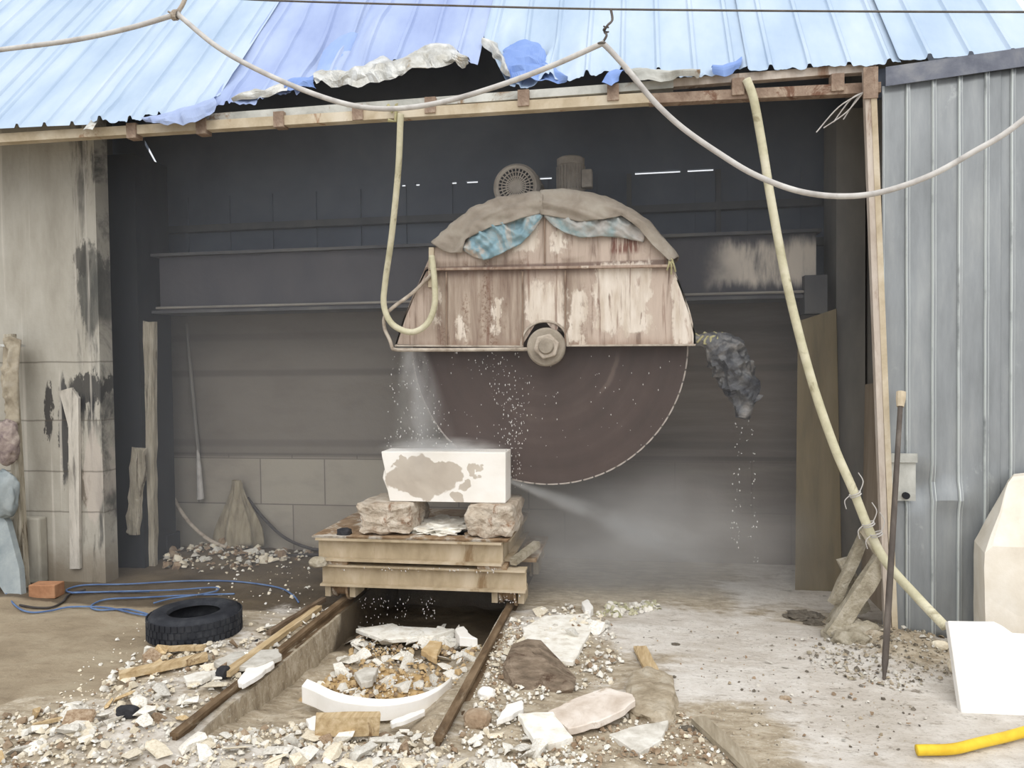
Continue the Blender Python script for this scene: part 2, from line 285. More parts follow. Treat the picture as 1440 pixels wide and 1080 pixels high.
def blockwall_mat():
    m, n, b = newmat('grey_block_wall')
    co = n.n('ShaderNodeTexCoord', out=3); s = n.n('ShaderNodeSeparateXYZ', {0: co}).node
    v = n.n('ShaderNodeCombineXYZ', {0: s.outputs[0], 1: s.outputs[2], 2: 0.})
    nd = n.t.nodes.new('ShaderNodeTexBrick'); L(n, v, nd.inputs['Vector'])
    nd.inputs['Color1'].default_value = lin((156, 148, 136)); nd.inputs['Color2'].default_value = lin((166, 159, 146)); nd.inputs['Mortar'].default_value = lin((112, 104, 96))
    nd.inputs['Scale'].default_value = 1.; nd.inputs['Brick Width'].default_value = .62; nd.inputs['Row Height'].default_value = .42; nd.inputs['Mortar Size'].default_value = .007; nd.inputs['Mortar Smooth'].default_value = .5
    f = n.noise(n.scale(co, (1, 1, 2.4)), 1.6, 7., .6)
    pan = n.ramp(f, [(.3, lin((112, 104, 96))), (.7, lin((132, 126, 117)))])
    c = n.mix(n.step(s.outputs[2], .86, .88), nd.outputs[0], pan)
    strk = n.ramp(n.noise(n.scale(co, (.5, 1, 5)), 1.8, 7., .65, .3), [(.3, lin((92, 82, 75))), (.5, lin((112, 102, 94))), (.7, lin((132, 123, 114)))])
    c = n.mix(n.math('MULTIPLY', n.step(n.math('ADD', s.outputs[0], n.math('MULTIPLY', f, .6)), .6, 1.6), .8), c, strk)
    c = n.mix(n.math('MULTIPLY', n.step(f, .45, .7), .35), c, lin((116, 106, 100)))
    for z, w, k in ((.87, .018, .55), (.98, .03, .35), (1.62, .028, .45), (1.95, .03, .25)):
        g = n.math('MULTIPLY', n.step(s.outputs[2], z-w*1.6, z-w*.5), n.step(s.outputs[2], z+w*1.6, z+w*.5))
        c = n.mix(n.math('MULTIPLY', g, k), c, lin((72, 64, 60)))
    L(n, c, b.inputs['Base Color']); b.inputs['Roughness'].default_value = .9
    bumpit(n, b, n.noise(co, 22., 6.), .25, .01)
    return m
M['wall_block'] = blockwall_mat()
def beam_mat():
    m, n, b = newmat('grimy_beam_paint')
    co = n.n('ShaderNodeTexCoord', out=3); s = n.n('ShaderNodeSeparateXYZ', {0: co}).node
    c = n.ramp(n.noise(n.scale(co, (1, 1, .5)), 2.5, 6.), [(.3, lin((62, 62, 69))), (.7, lin((80, 78, 82)))])
    f = n.noise(n.scale(co, (5, 1, .8)), 1.8, 7., .65)
    x = n.math('ADD', s.outputs[0], n.math('MULTIPLY', n.noise(co, 3., 5.), .4))
    z = n.math('ADD', s.outputs[2], n.math('MULTIPLY', n.noise(n.scale(co, (4, 1, 1)), 3., 5.), .24))
    k = n.math('MULTIPLY', n.step(x, 2.0, 2.35), n.math('MULTIPLY', n.step(z, .16, .26), n.step(z, .56, .44)))
    k = n.math('MULTIPLY', k, n.step(f, .26, .5))
    c = n.mix(n.math('MULTIPLY', k, .95), c, lin((212, 202, 190)))
    L(n, c, b.inputs['Base Color']); b.inputs['Roughness'].default_value = .75
    bumpit(n, b, n.noise(co, 20., 6.), .25, .01)
    return m
M['beam'] = beam_mat()
def floor_mat():
    m, n, b = newmat('yard_ground')
    co = n.n('ShaderNodeTexCoord', out=3)
    at = n.n('ShaderNodeAttribute', attribute_name='zones').node
    sp = n.t.nodes.new('ShaderNodeSeparateColor'); L(n, at.outputs[0], sp.inputs[0])
    f = n.noise(n.scale(co, (1, 1.4, 1)), 2.2, 9., .65, .3); g = n.noise(n.scale(co, (1, 2.2, 1)), 7., 9., .7, .4); h = n.noise(co, 40., 6., .7)
    big = n.noise(n.scale(co, (1, 1.3, 1)), 1.5, 6., .62, .5)
    slab = n.ramp(f, [(.3, lin((136, 121, 99))), (.5, lin((157, 142, 119))), (.7, lin((173, 160, 137)))])
    slab = n.mix(n.math('MULTIPLY', n.step(g, .5, .7), .35), slab, lin((116, 100, 80)))
    dirt = n.ramp(g, [(.3, lin((132, 118, 98))), (.5, lin((174, 160, 138))), (.7, lin((208, 198, 180)))])
    dirt = n.mix(n.math('MULTIPLY', n.step(h, .56, .64), .6), dirt, lin((214, 206, 190)))
    dirt = n.mix(n.math('MULTIPLY', n.step(h, .42, .34), .45), dirt, lin((100, 88, 72)))
    powder = n.ramp(n.math('ADD', n.math('MULTIPLY', big, .6), n.math('MULTIPLY', g, .4)), [(.3, lin((178, 169, 156))), (.45, lin((198, 190, 180))), (.62, lin((224, 219, 212)))])
    powder = n.mix(n.math('MULTIPLY', n.step(n.noise(n.scale(co, (1, 2, 1)), 14., 8., .72), .58, .66), .55), powder, lin((134, 122, 104)))
    wet = n.ramp(f, [(.3, lin((70, 60, 48))), (.5, lin((92, 80, 64))), (.7, lin((112, 100, 82)))])
    def thr(v, k=.5): return n.step(n.math('ADD', v, n.math('MULTIPLY', n.math('SUBTRACT', f, .5), k*2)), .38, .62)
    c = n.mix(thr(sp.outputs[2]), slab, dirt)
    c = n.mix(thr(sp.outputs[1]), c, wet)
    och = n.ramp(g, [(.3, lin((178, 146, 98))), (.5, lin((200, 168, 118))), (.7, lin((214, 190, 146)))])
    c = n.mix(thr(at.outputs[3]), c, och)
    c = n.mix(n.step(n.math('ADD', n.math('ADD', sp.outputs[0], n.math('MULTIPLY', n.math('SUBTRACT', big, .5), 1.5)), n.math('MULTIPLY', n.math('SUBTRACT', g, .5), .9)), .32, .72), c, powder)
    c = n.mix(n.math('MULTIPLY', n.step(n.noise(n.scale(co, (1, 1.7, 1)), 6.5, 9., .75, .3), .575, .66), n.math('MULTIPLY', sp.outputs[0], .9)), c, lin((118, 107, 92)))
    c = n.mix(n.math('MULTIPLY', n.step(h, .54, .64), n.math('MULTIPLY', sp.outputs[0], .35)), c, lin((140, 130, 114)))
    L(n, c, b.inputs['Base Color'])
    L(n, n.math('SUBTRACT', .9, n.math('MULTIPLY', sp.outputs[1], .25)), b.inputs['Roughness'])
    bumpit(n, b, n.math('ADD', n.math('MULTIPLY', g, .6), n.math('MULTIPLY', h, .4)), .7, .025)
    return m
M['floor'] = floor_mat()

# ------------------------------------------------------------------ mesh helpers
def tag(o, label=None, cat=None, group=None, kind=None):
    if label: o['label'] = label
    if cat: o['category'] = cat
    if group: o['group'] = group
    if kind: o['kind'] = kind
    return o
def thing(name, label, cat, loc, group=None):
    o = bpy.data.objects.new(name, None); C.objects.link(o); o.location = loc; o.empty_display_size = .1
    return tag(o, label, cat, group)
def wloc(o):
    p = Vector(o.location)
    while o.parent: o = o.parent; p += o.location
    return p
def mk(name, bm, mat, parent=None, base=None, smooth=False, ang=None, recalc=True):
    if recalc: bmesh.ops.recalc_face_normals(bm, faces=bm.faces)
    if base is None:
        xs = [v.co.x for v in bm.verts]; ys = [v.co.y for v in bm.verts]; zs = [v.co.z for v in bm.verts]
        base = Vector(((min(xs)+max(xs))/2, (min(ys)+max(ys))/2, min(zs)))
    base = Vector(base)
    bmesh.ops.translate(bm, verts=bm.verts, vec=-base)
    me = bpy.data.meshes.new(name); bm.to_mesh(me); bm.free()
    me.materials.append(M[mat] if isinstance(mat, str) else mat)
    if smooth:
        for p in me.polygons: p.use_smooth = True
        if ang:
            try: me.set_sharp_from_angle(angle=math.radians(ang))
            except Exception: pass
    o = bpy.data.objects.new(name, me); C.objects.link(o)
    if parent: o.parent = parent; o.location = base - wloc(parent)
    else: o.location = base
    return o
def B(): return bmesh.new()
def prism(bm, pts, off):
    off = Vector(off); a = [bm.verts.new(p) for p in pts]; b = [bm.verts.new(Vector(p)+off) for p in pts]
    n = len(a); bm.faces.new(a); bm.faces.new(b[::-1])
    for i in range(n): bm.faces.new((a[i], b[i], b[(i+1) % n], a[(i+1) % n]))
    return bm
def box(bm, x0, x1, y0, y1, z0, z1):
    return prism(bm, [(x0, y0, z0), (x1, y0, z0), (x1, y1, z0), (x0, y1, z0)], (0, 0, z1-z0))
def bar(bm, p0, p1, w, h, upv=(0, 0, 1)):
    p0, p1 = Vector(p0), Vector(p1); d = (p1-p0).normalized(); s = d.cross(Vector(upv))
    if s.length < 1e-4: s = d.cross(Vector((0, 1, 0)))
    s.normalize(); u = s.cross(d)
    q = [p0+s*w/2*i+u*h/2*j for i, j in ((-1, -1), (1, -1), (1, 1), (-1, 1))]
    return prism(bm, q, p1-p0)
def ibeam(bm, p0, p1, h, w, t):
    p0, p1 = Vector(p0), Vector(p1)
    bar(bm, p0+up*(h-t/2), p1+up*(h-t/2), w, t); bar(bm, p0+up*(t/2), p1+up*(t/2), w, t)
    d = (p1-p0).normalized()
    bar(bm, p0+up*(h/2), p1+up*(h/2), t, h-2*t); return bm
def catmull(pts, k=8):
    pts = [Vector(p) for p in pts]; out = []
    for i in range(len(pts)-1):
        a, b, c, d = pts[max(0, i-1)], pts[i], pts[i+1], pts[min(len(pts)-1, i+2)]
        for j in range(k):
            t = j/k; out.append(.5*((2*b)+(c-a)*t+(2*a-5*b+4*c-d)*t*t+(3*b-a-3*c+d)*t**3))
    out.append(pts[-1]); return out
def tube(bm, pts, r, seg=10, ref=(0, 1, 0), jig=0., seed=0):
    pts = [Vector(p) for p in pts]; rings = []; n = len(pts); last = None
    for i, p in enumerate(pts):
        d = (pts[min(n-1, i+1)]-pts[max(0, i-1)]).normalized()
        if last is None:
            s = d.cross(Vector(ref)); s = s if s.length > 1e-3 else d.cross(Vector((1, 0, 0)))
        else: s = last - d*last.dot(d)
        s.normalize(); last = s; u = d.cross(s)
        rr = r(i/(n-1)) if callable(r) else r
        ring = []
        for k in range(seg):
            a = 2*math.pi*k/seg; q = p+(s*math.cos(a)+u*math.sin(a))*rr
            if jig: q += Vector(noise.noise_vector(q*14+Vector((seed, 0, 0))))*jig
            ring.append(bm.verts.new(q))
        rings.append(ring)
    for a, b in zip(rings, rings[1:]):
        for k in range(seg): bm.faces.new((a[k], a[(k+1) % seg], b[(k+1) % seg], b[k]))
    bm.faces.new(rings[0][::-1]); bm.faces.new(rings[-1]); return bm
def lathe(bm, prof, c, axis='y', seg=48):
    c = Vector(c); rings = []
    for r, h in prof:
        ring = []
        for k in range(seg):
            a = 2*math.pi*k/seg; x, y = r*math.cos(a), r*math.sin(a)
            ring.append(bm.verts.new(c+(Vector((x, h, y)) if axis == 'y' else Vector((x, y, h)) if axis == 'z' else Vector((h, x, y)))))
        rings.append(ring)
    for a, b in zip(rings, rings[1:]):
        for k in range(seg): bm.faces.new((a[k], a[(k+1) % seg], b[(k+1) % seg], b[k]))
    return bm, rings
def disc(bm, prof, c, axis='y', seg=48):
    bm, rings = lathe(bm, prof, c, axis, seg)
    if prof[0][0] > 1e-4: bm.faces.new(rings[0][::-1])
    if prof[-1][0] > 1e-4: bm.faces.new(rings[-1])
    return bm
def fbm(p, o=4):
    s = 0; a = .5
    for i in range(o): s += a*noise.noise(p); p = p*2.03+Vector((3.1, 1.7, 5.3)); a *= .5
    return s
def rock(bm, c, size, seed=0, sub=3, amp=.18, boxy=.55, freq=1.6):
    t = bmesh.new(); bmesh.ops.create_icosphere(t, subdivisions=sub, radius=1.)
    for v in t.verts:
        p = v.co.normalized(); m = max(abs(p.x), abs(p.y), abs(p.z)); q = p.lerp(p/m, boxy)
        q *= 1+amp*2*fbm(p*freq+Vector((seed*7.3, seed*1.9, 0)), 4)
        v.co = Vector((q.x*size[0]/2, q.y*size[1]/2, q.z*size[2]/2))+Vector(c)
    me = bpy.data.meshes.new('t'); t.to_mesh(me); t.free(); bm.from_mesh(me); bpy.data.meshes.remove(me); return bm
def hull(pts):
    bm = bmesh.new(); vs = [bm.verts.new(p) for p in pts]; r = bmesh.ops.convex_hull(bm, input=vs)
    bmesh.ops.delete(bm, geom=[v for v in bm.verts if not v.link_faces], context='VERTS'); return bm
def resample(pl, n):
    pl = [Vector((p[0], p[1], 0)) for p in pl]; d = [0]
    for a, b in zip(pl, pl[1:]): d.append(d[-1]+(b-a).length)
    out = []; j = 0
    for i in range(n):
        t = d[-1]*i/(n-1)
        while j < len(pl)-2 and d[j+1] < t: j += 1
        k = 0 if d[j+1] == d[j] else (t-d[j])/(d[j+1]-d[j]); out.append(pl[j].lerp(pl[j+1], k))
    return out
def cloth(top, bot, yf, n=40, m=14, amp=.02, freq=9., seed=0, sag=0.):
    """a hanging sheet between two outlines lying in the upright plane y = yf(u, v); folds stand out of that plane"""
    bm = B(); A, D = resample(top, n), resample(bot, n); g = []
    for j in range(m):
        row = []
        for i in range(n):
            p = A[i].lerp(D[i], j/(m-1)); q = Y(p.x, p.y, yf(i/(n-1), j/(m-1)))
            e = math.sin(math.pi*min(1, max(0, i/(n-1))))**.3
            rg = (1-abs(noise.noise(Vector((q.x*freq+q.z*freq*.6, seed*3.1, q.z*freq*.8)))*2.4))*.6+(1-abs(noise.noise(Vector((q.x*freq*2.1, seed*1.1, q.z*freq*1.9-q.x*freq)))*2.2))*.3
            q = q+Vector((0, -max(0, rg)*amp*1.5*e-sag*math.sin(math.pi*j/(m-1)), 0))
            row.append(bm.verts.new(q))
        g.append(row)
    for j in range(m-1):
        for i in range(n-1): bm.faces.new((g[j][i], g[j][i+1], g[j+1][i+1], g[j+1][i]))
    return bm
def solid(o, t, off=0.):
    md = o.modifiers.new('thickness', 'SOLIDIFY'); md.thickness = t; md.offset = off; return o
def slabz(pts, th, zs=0., seed=0, rag=.0):
    """flat stone lying on the ground: outline points on their own heights, extruded down"""
    P = []
    n = len(pts)
    for i, p in enumerate(pts):
        z = zs[i] if isinstance(zs, (list, tuple)) else zs
        P.append(Z(p[0], p[1], z))
    if rag:
        Q = []
        for i in range(n):
            a, b = P[i], P[(i+1) % n]
            for k in range(4): Q.append(a.lerp(b, k/4)+Vector((R.uniform(-rag, rag), R.uniform(-rag, rag), 0))*(k > 0))
        P = Q
    return prism(B(), P, (0, 0, -th))
def bevel(o, w, seg=2):
    md = o.modifiers.new('bevel', 'BEVEL'); md.width = w; md.segments = seg; md.limit_method = 'ANGLE'; return o
def sm(v, a, b):
    t = max(0., min(1., (v-a)/(b-a))); return t*t*(3-2*t)

# ------------------------------------------------------------------ ground
PX0, PX1 = -2.03, -.955
def pit_depth(y):
    for (a, da), (b, db) in zip(((3.2, .0), (3.45, .06), (3.75, .12), (4.2, .165), (4.7, .19), (5.0, .2), (6.2, .3)), ((3.45, .06), (3.75, .12), (4.2, .165), (4.7, .19), (5.0, .2), (6.2, .3), (6.3, 0.))):
        if a <= y <= b: return da+(db-da)*(y-a)/(b-a)
    return 0.
def ground(x, y):
    p = Vector((x, y, 0))
    h = .012*fbm(p*2.2, 4)+.010*fbm(p*9, 3)
    if PX0 <= x <= PX1 and y > 3.2:
        h += -pit_depth(y)+.05*fbm(p*6, 3)*sm(y, 3.2, 3.6)
        if y > 3.6: h += .10*sm(x, -1.22, -1.0)*sm(y, 3.4, 3.8)*(1-sm(y, 4.7, 5.))
        return h
    h += .035*sm(x, -3.0, -2.5)*(1-sm(x, -2.2, -2.06))*(1-sm(y, 4.6, 5.1))*(1+fbm(p*5, 3))
    h += .10*math.exp(-((x-1.42)/.28)**2-((y-4.78)/.3)**2)*(1+.8*fbm(p*9, 4))
    h += .07*math.exp(-((x+3.7)/.5)**2-((y-6.3)/.3)**2)*(1+fbm(p*7, 4))
    h += .03*math.exp(-((x+.3)/.5)**2-((y-4.9)/.25)**2)
    h += .03*math.exp(-((x+4.6)/.2)**2-((y-4.95)/.2)**2)
    if y < 3.8: h += .02*(1-sm(y, 3.4, 3.8))*(1-sm(x, -.2, .3))*sm(x, -2.9, -2.3)*(.6+1.6*fbm(p*7, 4))
    return h
def build_ground():
    xs = [-16, -13, -10, -8]+[-7+.1*i for i in range(20)]
    x = -5.0
    while x < 2.6: xs.append(x); x += .032
    xs += [2.7+.15*i for i in range(10)]+[5, 7, 10, 13]
    xs += [PX0-.001, PX0+.004, PX1-.004, PX1+.001]; xs = sorted(set(round(v, 4) for v in xs))
    ys = [-12, -9, -6, -4, -2, 0, 1, 1.6, 2.1]
    y = 2.5
    while y < 6.9: ys.append(y); y += .032
    bm = B(); col = bm.loops.layers.float_color.new('zones'); g = []
    for y in ys: g.append([bm.verts.new((x, y, ground(x, y))) for x in xs])
    for j in range(len(ys)-1):
        for i in range(len(xs)-1):
            f = bm.faces.new((g[j][i], g[j][i+1], g[j+1][i+1], g[j+1][i]))
            for lp in f.loops:
                x, y = lp.vert.co.x, lp.vert.co.y
                pit = 1. if PX0 <= x <= PX1 and y > 3.25 else 0.
                pw = sm(x, -.75, .1)*(1-.9*sm(y, 5.0, 5.8))*sm(y, 3.3, 4.1)
                pw = max(pw, .8*sm(x, .3, .9)*sm(y, 3.0, 3.4))
                pw = max(pw, .75*math.exp(-((x+.62)/.3)**2-((y-4.9)/.5)**2))
                pw = max(pw, .8*math.exp(-((x+2.42)/.22)**2-((y-4.75)/.45)**2), .55*(1-sm(x, -.9, -.5))*sm(x, -2.95, -2.6)*(1-sm(y, 3.6, 4.1)), .5*sm(x, -2.75, -2.5)*(1-sm(x, -2.2, -2.1))*(1-sm(y, 4.4, 4.7)))
                pw -= .9*math.exp(-((x-1.5)/.42)**2-((y-4.7)/.32)**2)
                pw -= .5*math.exp(-((x-1.05)/.3)**2-((y-5.25)/.2)**2)
                pw -= .5*math.exp(-((x-.05)/.35)**2-((y-4.35)/.35)**2)
                pw -= .55*math.exp(-((x-.34)/.3)**2-((y-3.85)/.22)**2)
                pw -= .7*math.exp(-((x+.72)/.1)**2-((y-4.35)/.35)**2)
                pw += .4*math.exp(-((x-1.0)/.35)**2-((y-3.9)/.25)**2)+.3*math.exp(-((x-.8)/.5)**2-((y-4.9)/.2)**2)
                pw *= 1-pit
                wet = sm(y, 4.75, 5.15)*(1-sm(x, -2.1, -1.8))*.95
                wet = max(wet, pit*sm(y, 4.6, 5.0)*.8, .75*math.exp(-((x-1.3)/.25)**2-((y-5.5)/.3)**2))
                dr = max(1-sm(y, 3.3, 3.75)-sm(x, 2.2, 3)*0, sm(x, -3.05, -2.5))
                dr = max(dr, pit)
                if y < 3.75 and x < -3.2: dr *= .5
                lp[col] = (max(0, pw), max(0, wet), max(0, dr), pit*sm(y, 3.92, 4.02)*(1-sm(y, 4.4, 4.6))*(1-sm(x, -1.3, -1.12))*sm(x, -1.97, -1.8))
    o = mk('floor', bm, 'floor', base=(0, 0, 0), smooth=True, ang=40)
    if o.data.polygons[0].normal.z < 0: o.data.flip_normals()
    return tag(o, kind='structure')
build_ground()

# ------------------------------------------------------------------ shed shell
bm = B(); box(bm, -4.95, 1.75, 6.66, 6.86, -.1, 2.16)
tag(mk('wall_back', bm, 'wall_block', base=(-1.6, 6.66, 0)), kind='structure')
# upper back wall of dark sheet with a strip of daylight gaps at 3.27 m
bm = B()
box(bm, -4.95, 1.75, 6.72, 6.78, 2.165, 3.258); box(bm, -4.95, -4.58, 6.72, 6.78, 3.282, 5.25); box(bm, -4.39, 1.75, 6.72, 6.78, 3.282, 5.25)
prism(bm, [(-4.58, 6.72, 3.282), (-4.39, 6.72, 3.282), (-4.39, 6.72, 3.437), (-4.58, 6.72, 3.765)], (0, .006, 0)); prism(bm, [(-4.58, 6.72, 3.81), (-4.39, 6.72, 3.46), (-4.39, 6.72, 5.25), (-4.58, 6.72, 5.25)], (0, .006, 0))
box(bm, 1.76, 3.1, 6.72, 6.78, 0, 4.2)
gaps = [(563, 570), (583, 590), (634, 642), (655, 672), (757, 776), (893, 957), (967, 1004)]
gx = []
for a, b in gaps: gx.append((Y(a, 262, 6.72).x, Y(b, 262, 6.72).x))
x = -4.95
for a, b in gx: box(bm, x, a, 6.722, 6.778, 3.256, 3.284); x = b
box(bm, x, 1.75, 6.722, 6.778, 3.256, 3.284)
for xx in [-4.6+.42*i for i in range(15)]: box(bm, xx, xx+.03, 6.70, 6.721, 2.17, 3.25)
tag(mk('trim_1', bm, 'dark_sheet'), kind='structure').name = 'wall_back_upper'
bm = B(); box(bm, -4.95, 1.75, 6.62, 6.70, 2.92, 2.98); box(bm, -4.95, 1.75, 6.6, 6.655, 2.60, 2.66)
for q in (885, 1010): p = Y(q, 300, 6.68); box(bm, p.x-.02, p.x+.02, 6.64, 6.70, 2.66, 3.25)
tag(mk('trim_1', bm, 'gantry_paint'), kind='structure')
# left: rendered wall facing the yard, with return into the shed
bm = B(); box(bm, -5.22, -4.16, 5.47, 5.62, -.1, 3.95)
tag(mk('wall_left', bm, 'render'), kind='structure')
bm = B(); box(bm, -6.4, -5.235, 5.40, 5.55, -.1, 3.88)
tag(mk('wall_left_outer', bm, 'concrete'), kind='structure')
bm = B()   # gable end on the left, with a sliver of daylight left below the roof
sl0, sl1 = X(204, 202, -4.9), X(232, 254, -4.9)
box(bm, -5.0, -4.9, 5.62, 6.66, -.1, 3.3)
prism(bm, [(-4.9, 5.62, 3.3), (-4.9, 6.7, 3.3), (-4.9, 6.7, 5.2), (-4.9, 5.62, 4.1)], (-.05, 0, 0))
tag(mk('wall_side_left', bm, 'shed_side'), kind='structure')
bm = B(); box(bm, 1.62, 1.70, 5.02, 6.66, -.1, 3.4)
prism(bm, [(1.62, 5.02, 3.4), (1.62, 6.7, 3.4), (1.62, 6.7, 5.2)], (.08, 0, 0))
tag(mk('wall_right', bm, 'shed_side'), kind='structure')
# broken footing courses on the rendered wall
bm = B(); box(bm, -4.93, -4.66, 5.38, 5.47, 0, .52); 
o = mk('footing_block', bm, 'concrete'); bevel(o, .015); tag(o, 'damp grey concrete footing block low on the stained left wall', 'block')
bm = B(); pts = [Y(83, 550, 5.44), Y(100, 545, 5.44), Y(110, 560, 5.44), Y(112, 800, 5.44), Y(98, 800, 5.44), Y(96, 600, 5.44)]
prism(bm, pts, (0, .026, 0)); o = mk('render_strip', bm, 'render_pale'); tag(o, 'narrow pale crusted strip running down the left rendered wall', 'strip')

# ------------------------------------------------------------------ roof sheets
RIB = .222
def roof_surface(x, y, amp=0., seed=0):
    ph = ((x-1.643+90*RIB) % RIB)/RIB
    r = .028*(sm(ph, .0, .05)*(1-sm(ph, .12, .19)))
    z = roof_z(y)+r
    if amp:
        p = Vector((x*3.2, y*2.2, seed))
        z += amp*fbm(p, 4)
    return z
def roof_sheet(label, x0, x1, edge, mat, amp=0., seed=0, dents=(), ytop=6.95, left=None, right=None, lift=0., crimp=.0, flange=1.):
    """edge: px outline of the lower border from left to right"""
    E = [ROOF(*p) for p in edge]
    n = max(24, int((x1-x0)/.0065)); m = 44; bm = B(); g = []
    for i in range(n+1):
        x = x0+(x1-x0)*i/n
        ye = E[0].y if x <= E[0].x else E[-1].y
        for a, b in zip(E, E[1:]):
            if a.x <= x <= b.x and b.x > a.x: ye = a.y+(b.y-a.y)*(x-a.x)/(b.x-a.x)
        col = []
        for j in range(m+1):
            t = (j/m)**1.5; y = ye+(ytop-ye)*t; xx = x
            d = y-ye
            a = amp*math.exp(-d/.5)
            z = roof_surface(xx, y, a, seed)+lift+.028*math.exp(-(x-x0)/.012)*flange
            for cx, cy, rx, ry, dz in dents:
                q = ((x-cx)/rx)**2+((y-cy)/ry)**2
                if q < 1: z += dz*(1-q)**2
            if crimp: 
                k = math.exp(-d/.06)
                z += crimp*k*(fbm(Vector((x*13, seed, y*4)), 3)); y2 = y+crimp*k*.6*fbm(Vector((x*17, seed+5, 0)), 3)
                col.append(bm.verts.new((xx, y2, z)))
            else: col.append(bm.verts.new((xx, y, z)))
        g.append(col)
    for i in range(n):
        for j in range(m): bm.faces.new((g[i][j], g[i+1][j], g[i+1][j+1], g[i][j+1]))
    o = mk('roof_sheet', bm, mat, base=(x0, 4.9, RZ), smooth=True, ang=28)
    if o.data.polygons[len(o.data.polygons)//2].normal.z < 0: o.data.flip_normals()
    return tag(o, label, 'roof sheet', 'corrugated roof sheets')
def lip(parent, edge, low, mat='silver', seed=0, amp=.035, h=.05):
    """torn lower border curling out from the sheet, showing bare metal"""
    n, m = 44, 9; A, D = resample(edge, n), resample(low, n); bm = B(); g = []
    for j in range(m):
        row = []
        t = j/(m-1)
        for i in range(n):
            p = A[i].lerp(D[i], t); q = ROOF(p.x, p.y)
            q += Vector((0, -.6, .4))*(h*math.sin(math.pi*t)+h*.3+.006)
            q += Vector(noise.noise_vector(q*13+Vector((seed, 0, 0))))*amp*(.3+t)
            row.append(bm.verts.new(q))
        g.append(row)
    for j in range(m-1):
        for i in range(n-1): bm.faces.new((g[j][i], g[j][i+1], g[j+1][i+1], g[j+1][i]))
    return solid(mk('torn_edge', bm, mat, parent), .002)
SA, SB, SCx, SD, SE, SF, SG = -3.74, -2.885, -2.03, -1.075, .64, 1.49, 2.3
roof_sheet('leftmost pale blue roof sheet past the stained left wall', -5.75, -4.58, [(0, 186), (120, 183)], 'roof')
roof_sheet('straight pale blue roof sheet left of the crumpled eave corner', -4.60, SA+.02, [(-60, 188), (0, 184), (60, 181), (139, 178)], 'roof', lift=.016)
lip(bpy.data.objects['roof_sheet.001'], [(118, 184), (128, 170), (142, 152), (162, 128)], [(130, 184), (137, 174), (148, 156), (164, 130)], 'grey_purlin', 41, .006, .012)
s2 = roof_sheet('pale blue roof sheet with crumpled lower right corner at the eave', SA, SB+.02, [(139, 178), (190, 174), (215, 172), (260, 168), (290, 156), (309, 140)], 'roof', .09, 3, lift=.030, crimp=.05)
lip(s2, [(205, 172), (250, 158), (285, 148), (308, 138)], [(205, 176), (235, 180), (275, 172), (303, 160)], 'roof_deep', 2, .03)
s3 = roof_sheet('violet blue roof sheet with patchy torn border above the doubled beam', SB, SCx+.02, [(309, 152), (340, 148), (372, 140), (402, 132), (440, 124), (452, 112), (480, 110)], 'roof_deep', .12, 7, ((-2.2, 5.5, .28, .4, -.10), (-2.45, 5.9, .3, .2, .05), (-2.1, 5.35, .15, .25, .08)), lift=.004, crimp=.05)
lip(s3, [(332, 145), (346, 136), (362, 128), (376, 134), (392, 126), (404, 118)], [(330, 147), (348, 143), (362, 141), (378, 138), (392, 134), (406, 131)], 'silver', 5, .02)
lip(s3, [(400, 122), (412, 116), (424, 112), (436, 112), (445, 108)], [(402, 132), (414, 131), (424, 129), (436, 128), (444, 124)], 'roof_crush', 6, .03)
lip(s3, [(444, 108), (449, 90), (455, 74), (466, 62), (480, 52), (490, 48)], [(476, 108), (482, 97), (488, 85), (495, 72), (502, 60), (506, 50)], 'roof_fold', 31, .004, .022)
s4 = roof_sheet('violet blue roof sheet left of the open split with curled silver border', SCx, SD, [(478, 112), (500, 108), (540, 98), (580, 86), (612, 74), (632, 72), (655, 88), (668, 93)], 'roof_deep', .10, 13, ((-1.5, 5.6, .35, .4, -.05), (-1.9, 5.5, .12, .35, .07)), lift=.022, crimp=.04)
lip(s4, [(446, 104), (456, 100), (478, 104), (500, 100), (522, 88), (544, 80), (552, 90), (578, 80), (596, 68), (612, 62), (632, 64), (648, 78), (662, 90)], [(444, 124), (460, 118), (478, 120), (505, 120), (530, 116), (555, 111), (580, 104), (600, 99), (630, 96), (650, 94), (664, 92)], 'silver', 9, .04)
s5 = roof_sheet('wide blue roof sheet right of the open split with crushed deep blue corner', SD+.004, SE+.02, [(673, 12), (676, 34), (682, 62), (690, 78), (705, 100), (716, 111), (735, 116), (760, 115), (790, 114), (800, 113), (830, 110), (850, 106), (875, 104), (905, 104), (930, 104), (950, 108), (970, 110), (990, 108), (1010, 106), (1033, 98)], 'roof', .05, 17, ((-.72, 5.3, .26, .5, -.12), (-.60, 5.15, .1, .3, .10), (-.9, 5.35, .1, .3, .07), (-.5, 5.2, .12, .2, -.07)), lift=.010, crimp=.05)
lip(s5, [(683, 62), (700, 64), (708, 82), (714, 96), (718, 108)], [(680, 66), (690, 76), (702, 92), (708, 102), (716, 112)], 'silver', 4, .02)
lip(s5, [(706, 70), (740, 58), (762, 66), (775, 92), (796, 112)], [(714, 108), (735, 115), (755, 114), (775, 115), (796, 114)], 'roof_crush', 14, .04, .03)
lip(s5, [(860, 103), (868, 100), (880, 104)], [(848, 118), (858, 124), (872, 116)], 'roof_crush', 15, .02)
lip(s5, [(1000, 98), (1015, 97), (1034, 90), (1042, 84)], [(1004, 108), (1018, 110), (1032, 106), (1040, 100)], 'roof_crush', 16, .015)
lip(s5, [(878, 103), (900, 100), (930, 103), (958, 108), (985, 106)], [(880, 112), (900, 119), (930, 117), (958, 114), (985, 112)], 'grey_purlin', 21, .03)
